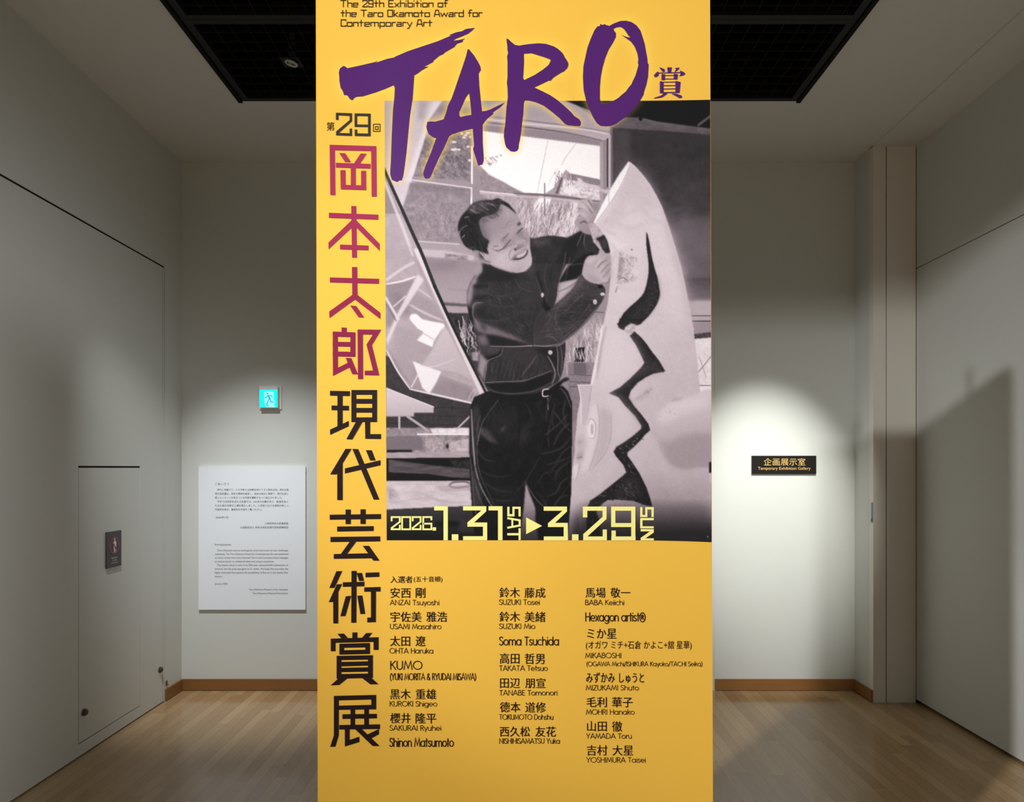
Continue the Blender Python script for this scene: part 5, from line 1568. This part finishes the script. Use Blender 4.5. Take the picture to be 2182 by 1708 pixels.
HEAD = [
    (K1, 1, [[(113,443),(612,458),(612,512),(113,500)], [(113,443),(168,445),(174,983),(120,980)], [(557,457),(612,458),(617,998),(563,998)], [(216,532),(278,534),(343,630),(279,628)],
             [(445,537),(509,540),(437,648),(370,648)], [(180,636),(550,648),(550,698),(180,686)], [(340,685),(392,687),(392,882),(340,880)], [(228,714),(282,716),(284,873),(450,877),(450,722),(502,722),(504,928),(232,919)]]),
    (K1, 1, [[(344,1099),(397,1099),(405,1651),(353,1651)], [(105,1171),(633,1191),(633,1245),(105,1225)], [(347,1252),(347,1333),(101,1562),(101,1488)], [(398,1252),(648,1503),(648,1579),(402,1333)], [(224,1511),(529,1522),(529,1572),(224,1562)]]),
    (K2, 1, [[(299,37),(346,37),(349,296),(302,296)], [(98,131),(545,144),(545,189),(98,176)], [(302,290),(349,290),(557,452),(557,511),(326,333),(95,500),(92,441)], [(282,387),(336,390),(411,496),(360,494)]]),
    (K2, 1, [[(205,586),(251,589),(251,632),(205,630)], [(124,623),(170,625),(171,990),(126,1027)], [(126,1027),(126,975),(262,907),(276,950)], [(124,623),(330,631),(330,675),(124,669)], [(124,717),(330,719),(330,763),(124,757)],
             [(124,804),(330,809),(330,853),(124,848)], [(285,630),(330,631),(330,853),(285,850)], [(242,862),(293,865),(352,1012),(302,1011)], [(350,605),(397,606),(400,1055),(354,1055)], [(350,605),(565,607),(537,652),(350,648)],
             [(565,607),(480,748),(432,742),(493,645)], [(432,742),(480,748),(547,1022),(494,990)], [(415,980),(500,978),(547,1022),(415,1019)]]),
    (K2, 0, [[(99,1162),(280,1166),(280,1210),(99,1206)], [(113,1296),(271,1299),(271,1341),(113,1338)], [(167,1200),(214,1200),(214,1472),(167,1492)], [(100,1515),(270,1436),(270,1484),(100,1563)],
             R(294,1155,338,1446), R(483,1157,527,1446), R(294,1155,527,1198), R(294,1236,527,1279), R(294,1318,527,1360), R(294,1404,527,1446), [(338,1440),(398,1440),(302,1605),(248,1602)],
             [(418,1440),(464,1440),(464,1598),(420,1598)], [(420,1556),(563,1556),(563,1600),(420,1598)]]),
    (K3, 0, [[(234,108),(288,108),(209,237),(209,562),(161,562),(161,322),(152,335),(98,334)], [(295,108),(347,110),(535,558),(484,558)], [(415,119),(467,120),(502,211),(453,211)], [(229,281),(545,208),(545,253),(229,326)]]),
    (K3, 0, [[(94,692),(549,686),(549,730),(94,736)], [(235,646),(281,646),(281,775),(235,775)], [(367,644),(413,644),(413,774),(367,774)], [(160,797),(484,793),(484,836),(160,841)], [(101,889),(542,884),(542,928),(101,934)],
             [(273,930),(330,930),(250,1037),(193,1040)], [(130,1041),(440,1034),(470,1078),(130,1083)], [(387,968),(443,968),(536,1099),(481,1099)]]),
    (K4, 0, [[(150,67),(200,66),(133,211),(88,212)], [(154,180),(200,178),(166,247),(165,519),(123,519),(122,333),(83,335)], [(281,64),(325,64),(322,513),(278,513)], [(205,163),(392,158),(392,197),(205,202)],
             [(325,83),(371,81),(389,150),(347,152)], [(231,284),(277,280),(228,455),(184,457)], [(331,279),(374,277),(399,436),(358,438)], [(402,80),(521,76),(521,115),(402,119)], [(391,207),(532,203),(532,242),(391,244)],
             [(449,240),(492,240),(491,508),(450,508)], [(417,469),(460,466),(460,508),(417,510)]]),
    (K4, 0, [[(158,609),(214,607),(248,643),(192,648)], [(288,598),(331,596),(331,648),(288,648)], [(407,603),(461,601),(427,644),(370,646)], [(101,651),(515,638),(515,678),(101,688)], [(101,651),(142,650),(142,759),(101,760)],
             [(472,640),(515,638),(515,748),(472,748)], [(176,695),(440,688),(440,726),(176,730)], [(176,752),(440,746),(440,783),(176,789)], [(176,695),(216,694),(216,788),(176,789)], [(401,689),(440,688),(440,783),(401,784)],
             [(152,800),(465,794),(465,831),(152,837)], [(152,853),(465,846),(465,883),(152,891)], [(152,905),(465,898),(465,935),(152,941)], [(152,958),(465,952),(465,990),(152,998)], [(152,800),(192,799),(192,997),(152,998)],
             [(424,795),(465,794),(465,990),(424,991)], [(165,998),(246,995),(175,1052),(99,1056)], [(375,995),(456,993),(515,1046),(444,1047)]]),
    (K4, 0, [[(128,1147),(170,1147),(170,1488),(140,1587),(95,1588),(128,1490)], [(128,1147),(494,1138),(494,1177),(128,1187)], [(452,1140),(494,1138),(494,1263),(452,1263)], [(165,1232),(494,1223),(494,1263),(165,1268)],
             [(272,1262),(311,1262),(311,1402),(272,1402)], [(391,1258),(431,1258),(431,1398),(391,1400)], [(202,1306),(500,1302),(500,1341),(202,1346)], [(175,1399),(527,1393),(527,1433),(175,1438)],
             [(223,1435),(264,1435),(264,1528),(348,1500),(348,1546),(223,1585)], [(311,1434),(370,1434),(524,1581),(464,1581)], [(420,1480),(518,1433),(518,1478),(455,1513)]]),
]
for k, (tr, red, polys) in enumerate(HEAD):
    a = Art()
    for pl in polys:
        a.poly(tr(pl))
    o = ink('headline_character', a, M['crimson'] if red else M['umber'])
    if red:
        c = np.array([(163, 48, 84), (158, 43, 80), (148, 37, 74), (140, 32, 72)][k]) / 255
        at = o.data.attributes.new('print_colour', 'FLOAT_COLOR', 'POINT')
        at.data.foreach_set('color', np.tile(np.append(to_lin(c), 1), len(o.data.vertices)).astype(np.float32))

# dates
G1, G2 = crop(815, 1040, 6.061), crop(1100, 1040, 5.074)
yr, dt, dt2, arrow, wd, wd2 = Art(), Art(), Art(), Art(), Art(), Art()
for l in ([(118,425),(118,371),(224,371),(224,432),(118,512),(118,528),(224,528),(224,472)], [(390,425),(390,371),(492,371),(492,432),(390,512),(390,528),(492,528),(492,472)],
          [(632,412),(632,371),(526,371),(526,529),(632,529),(632,456),(526,456)]):
    yr.stroke(G1(l), 22 / 6.061)
yr.stroke(G1([(253,371),(359,371),(359,529),(253,529)]), 22 / 6.061, closed=True)
yr.poly(G1(R(648,503,692,546)))
for pl in ([(667,231),(844,231),(844,670),(788,670),(788,285),(667,285)], R(895,593,980,670),
           [(1041,231),(1340,231),(1340,297),(1183,441),(1352,441),(1352,670),(1041,670),(1041,618),(1298,618),(1298,495),(1097,495),(1097,440),(1278,285),(1041,285)],
           [(1370,231),(1550,231),(1550,670),(1492,670),(1492,285),(1370,285)]):
    dt.poly(G1(pl))
arrow.poly(G1([(1855,375),(2062,485),(1855,591)]))
for pl in ([(297,197),(549,197),(549,250),(420,373),(557,373),(560,563),(298,563),(298,520),(513,520),(513,418),(343,418),(343,377),(500,242),(297,242)], R(603,497,673,563),
           [(720,197),(977,197),(977,330),(770,520),(935,520),(935,445),(980,445),(980,563),(724,563),(724,495),(933,308),(933,242),(768,242),(768,314),(720,314)],
           R(1026,197,1286,242), R(1026,197,1072,418), R(1026,375,1288,418), R(1243,197,1288,563), R(1028,520,1290,563), R(1030,456,1076,563)):
    dt2.poly(G2(pl))
for r in ((1612,237,1640,362), (1612,333,1705,362), (1678,237,1705,362), (1678,237,1785,265), (1757,237,1785,362), (1757,515,1785,668), (1612,578,1760,607)):
    wd.poly(G1(R(*r)))
wd.stroke(G1([(1612,384),(1772,413),(1772,480),(1612,509)]), 26 / 6.061)
wd.stroke(G1([(1677,392),(1677,500)]), 24 / 6.061)
for r in ((1340,203,1365,310), (1340,287,1418,310), (1395,203,1418,310), (1395,203,1487,228), (1462,203,1487,310), (1340,320,1487,345), (1340,410,1487,432), (1340,320,1365,432), (1345,440,1487,465), (1345,540,1487,563)):
    wd2.poly(G2(R(*r)))
wd2.poly(G2([(1487,452),(1487,478),(1395,541),(1345,548),(1345,536),(1448,463)]))
ink('year_lettering', yr, M['lemon'])
for k in (dt, dt2):
    ink('date_lettering', k, M['lemon'])
ink('arrow', arrow, M['lemon'])
for k in (wd, wd2):
    ink('weekday_lettering', k, M['lemon'])

# names of the selected artists: J = characters fitted to a box, L = Roman line on a baseline
N1, N2, N3, N4, N5, N6 = crop(815,1210,6.833), crop(815,1390,6.833), crop(1040,1230,8.13), crop(1040,1410,8.13), crop(1230,1230,7.273), crop(1230,1420,7.117)
LISTS = [
    [(N1, [('入選者',115,115,435,215), ('(五十音順)',455,118,872,212), ('安西',115,283,408,433), ('剛',483,285,622,432), ('宇佐美',115,632,565,782), ('雅浩',636,632,938,782), ('太田',110,985,400,1135), ('遼',480,985,625,1135)],
      [('ANZAI Tsuyoshi',105,822,538,78), ('USAMI Masahiro',105,850,888,80), ('OHTA Haruka',100,735,1242,80), ('KUMO',105,572,1478,130), ('(YUKI MORITA & RYUDAI MISAWA)',105,1360,1630,102)]),
     (N2, [('黒木',110,528,408,678), ('重雄',482,528,780,678), ('櫻井',110,878,408,1028), ('隆平',482,878,780,1030)],
      [('KUROKI Shigeo',100,790,783,80), ('SAKURAI Ryuhei',100,850,1135,80), ('Shinon Matsumoto',100,1030,1370,132)])],
    [(N3, [('鈴木',195,170,548,348), ('藤成',630,175,990,352), ('鈴木',195,588,550,765), ('美緒',632,590,990,770), ('高田',203,1308,540,1492), ('哲男',635,1312,975,1497)],
      [('SUZUKI Tosei',188,888,473,95), ('SUZUKI Mio',188,808,890,95), ('Soma Tsuchida',190,1222,1176,155), ('TAKATA Tetsuo',188,1025,1615,95)]),
     (N4, [('田辺',207,275,550,450), ('朋宣',645,275,993,452), ('德本',203,690,557,868), ('道修',642,692,998,873), ('西久松',203,1113,722,1290), ('友花',818,1113,1172,1292)],
      [('TANABE Tomonori',190,1195,578,95), ('TOKUMOTO Dohshu',190,1125,998,95), ('NISHIHISAMATSU Yuka',190,1240,1413,95)])],
    [(N5, [('馬場',127,157,437,312), ('敬一',515,157,820,312), ('ミか星',152,790,605,945), ('(オガワ ミチ+石倉 かよこ+舘 星華)',135,978,1772,1125)],
      [('BABA Keiichi',117,722,427,84), ('Hexagon artist\u00ae',120,1050,680,142), ('MIKABOSHI',120,678,1248,84), ('(OGAWA Michi/ISHIKURA Kayoko/TACHI Seika)',137,1938,1374,74)]),
     (N6, [('みずかみ',135,85,565,242), ('しゅうと',635,97,1010,245), ('毛利',140,458,445,612), ('華子',527,458,838,615), ('山田',148,823,445,978), ('徹',527,825,680,983), ('吉村',143,1187,455,1345), ('大星',533,1187,845,1345)],
      [('MIZUKAMI Shuto',127,927,358,82), ('MOHRI Hanako',130,862,725,82), ('YAMADA Toru',132,822,1090,82), ('YOSHIMURA Taisei',135,1033,1452,82)])],
]
for blocks in LISTS:
    a = Art()
    for tr, J, L_ in blocks:
        for s, bx0, by0, bx1, by1 in J:
            k = fit(s, bx0, by0, bx1, by1).moved(lambda x, y: tr([(x, y)])[0])
            a.merge(k)
            if not s.startswith('('):                       # the names are set bold
                a.merge(k.moved(lambda x, y: (x + .35, y)))
        for s, bx0, bx1, base, cap in L_:
            k = drawn(ROUND, s, bx0, bx1, base, cap, .102 if cap > 120 else .100)
            a.merge(k.moved(lambda x, y: tr([(x, y)])[0]))
    ink('artist_name_list', a, M['umber'])

# stand: foot, two poles with hook ends, top bar
zt = sheet(1100, TOP)[2]
xa, xb = sheet(left(0), 0)[0], sheet(right(0), 0)[0]
obj('top_bar', boxes((xa, xb, B0 + .004, B0 + .022, zt - .012, zt + .004)), M['chrome'], ban, bevel=.003).location = (0, -B0, 0)
obj('foot', boxes((xa - .02, xb + .02, B0 - .09, B0 + .13, 0, .055), (xa, xb, B0 - .004, B0 + .02, .055, .08)), M['chrome'], ban, bevel=.006).location = (0, -B0, 0)
for px_ in (-.29, .275):
    bm = lathe([(0, .05), (.009, .05), (.009, zt + .075), (.006, zt + .09), (0, zt + .09)], 16)
    o = obj('pole', bm, M['chrome'], ban, smooth=True)
    o.location = (px_, .036, 0)
for o in list(ban.children):
    if o.name.split('.')[0] != 'pole' and o.location.length == 0:
        o.location = (0, -B0, 0)
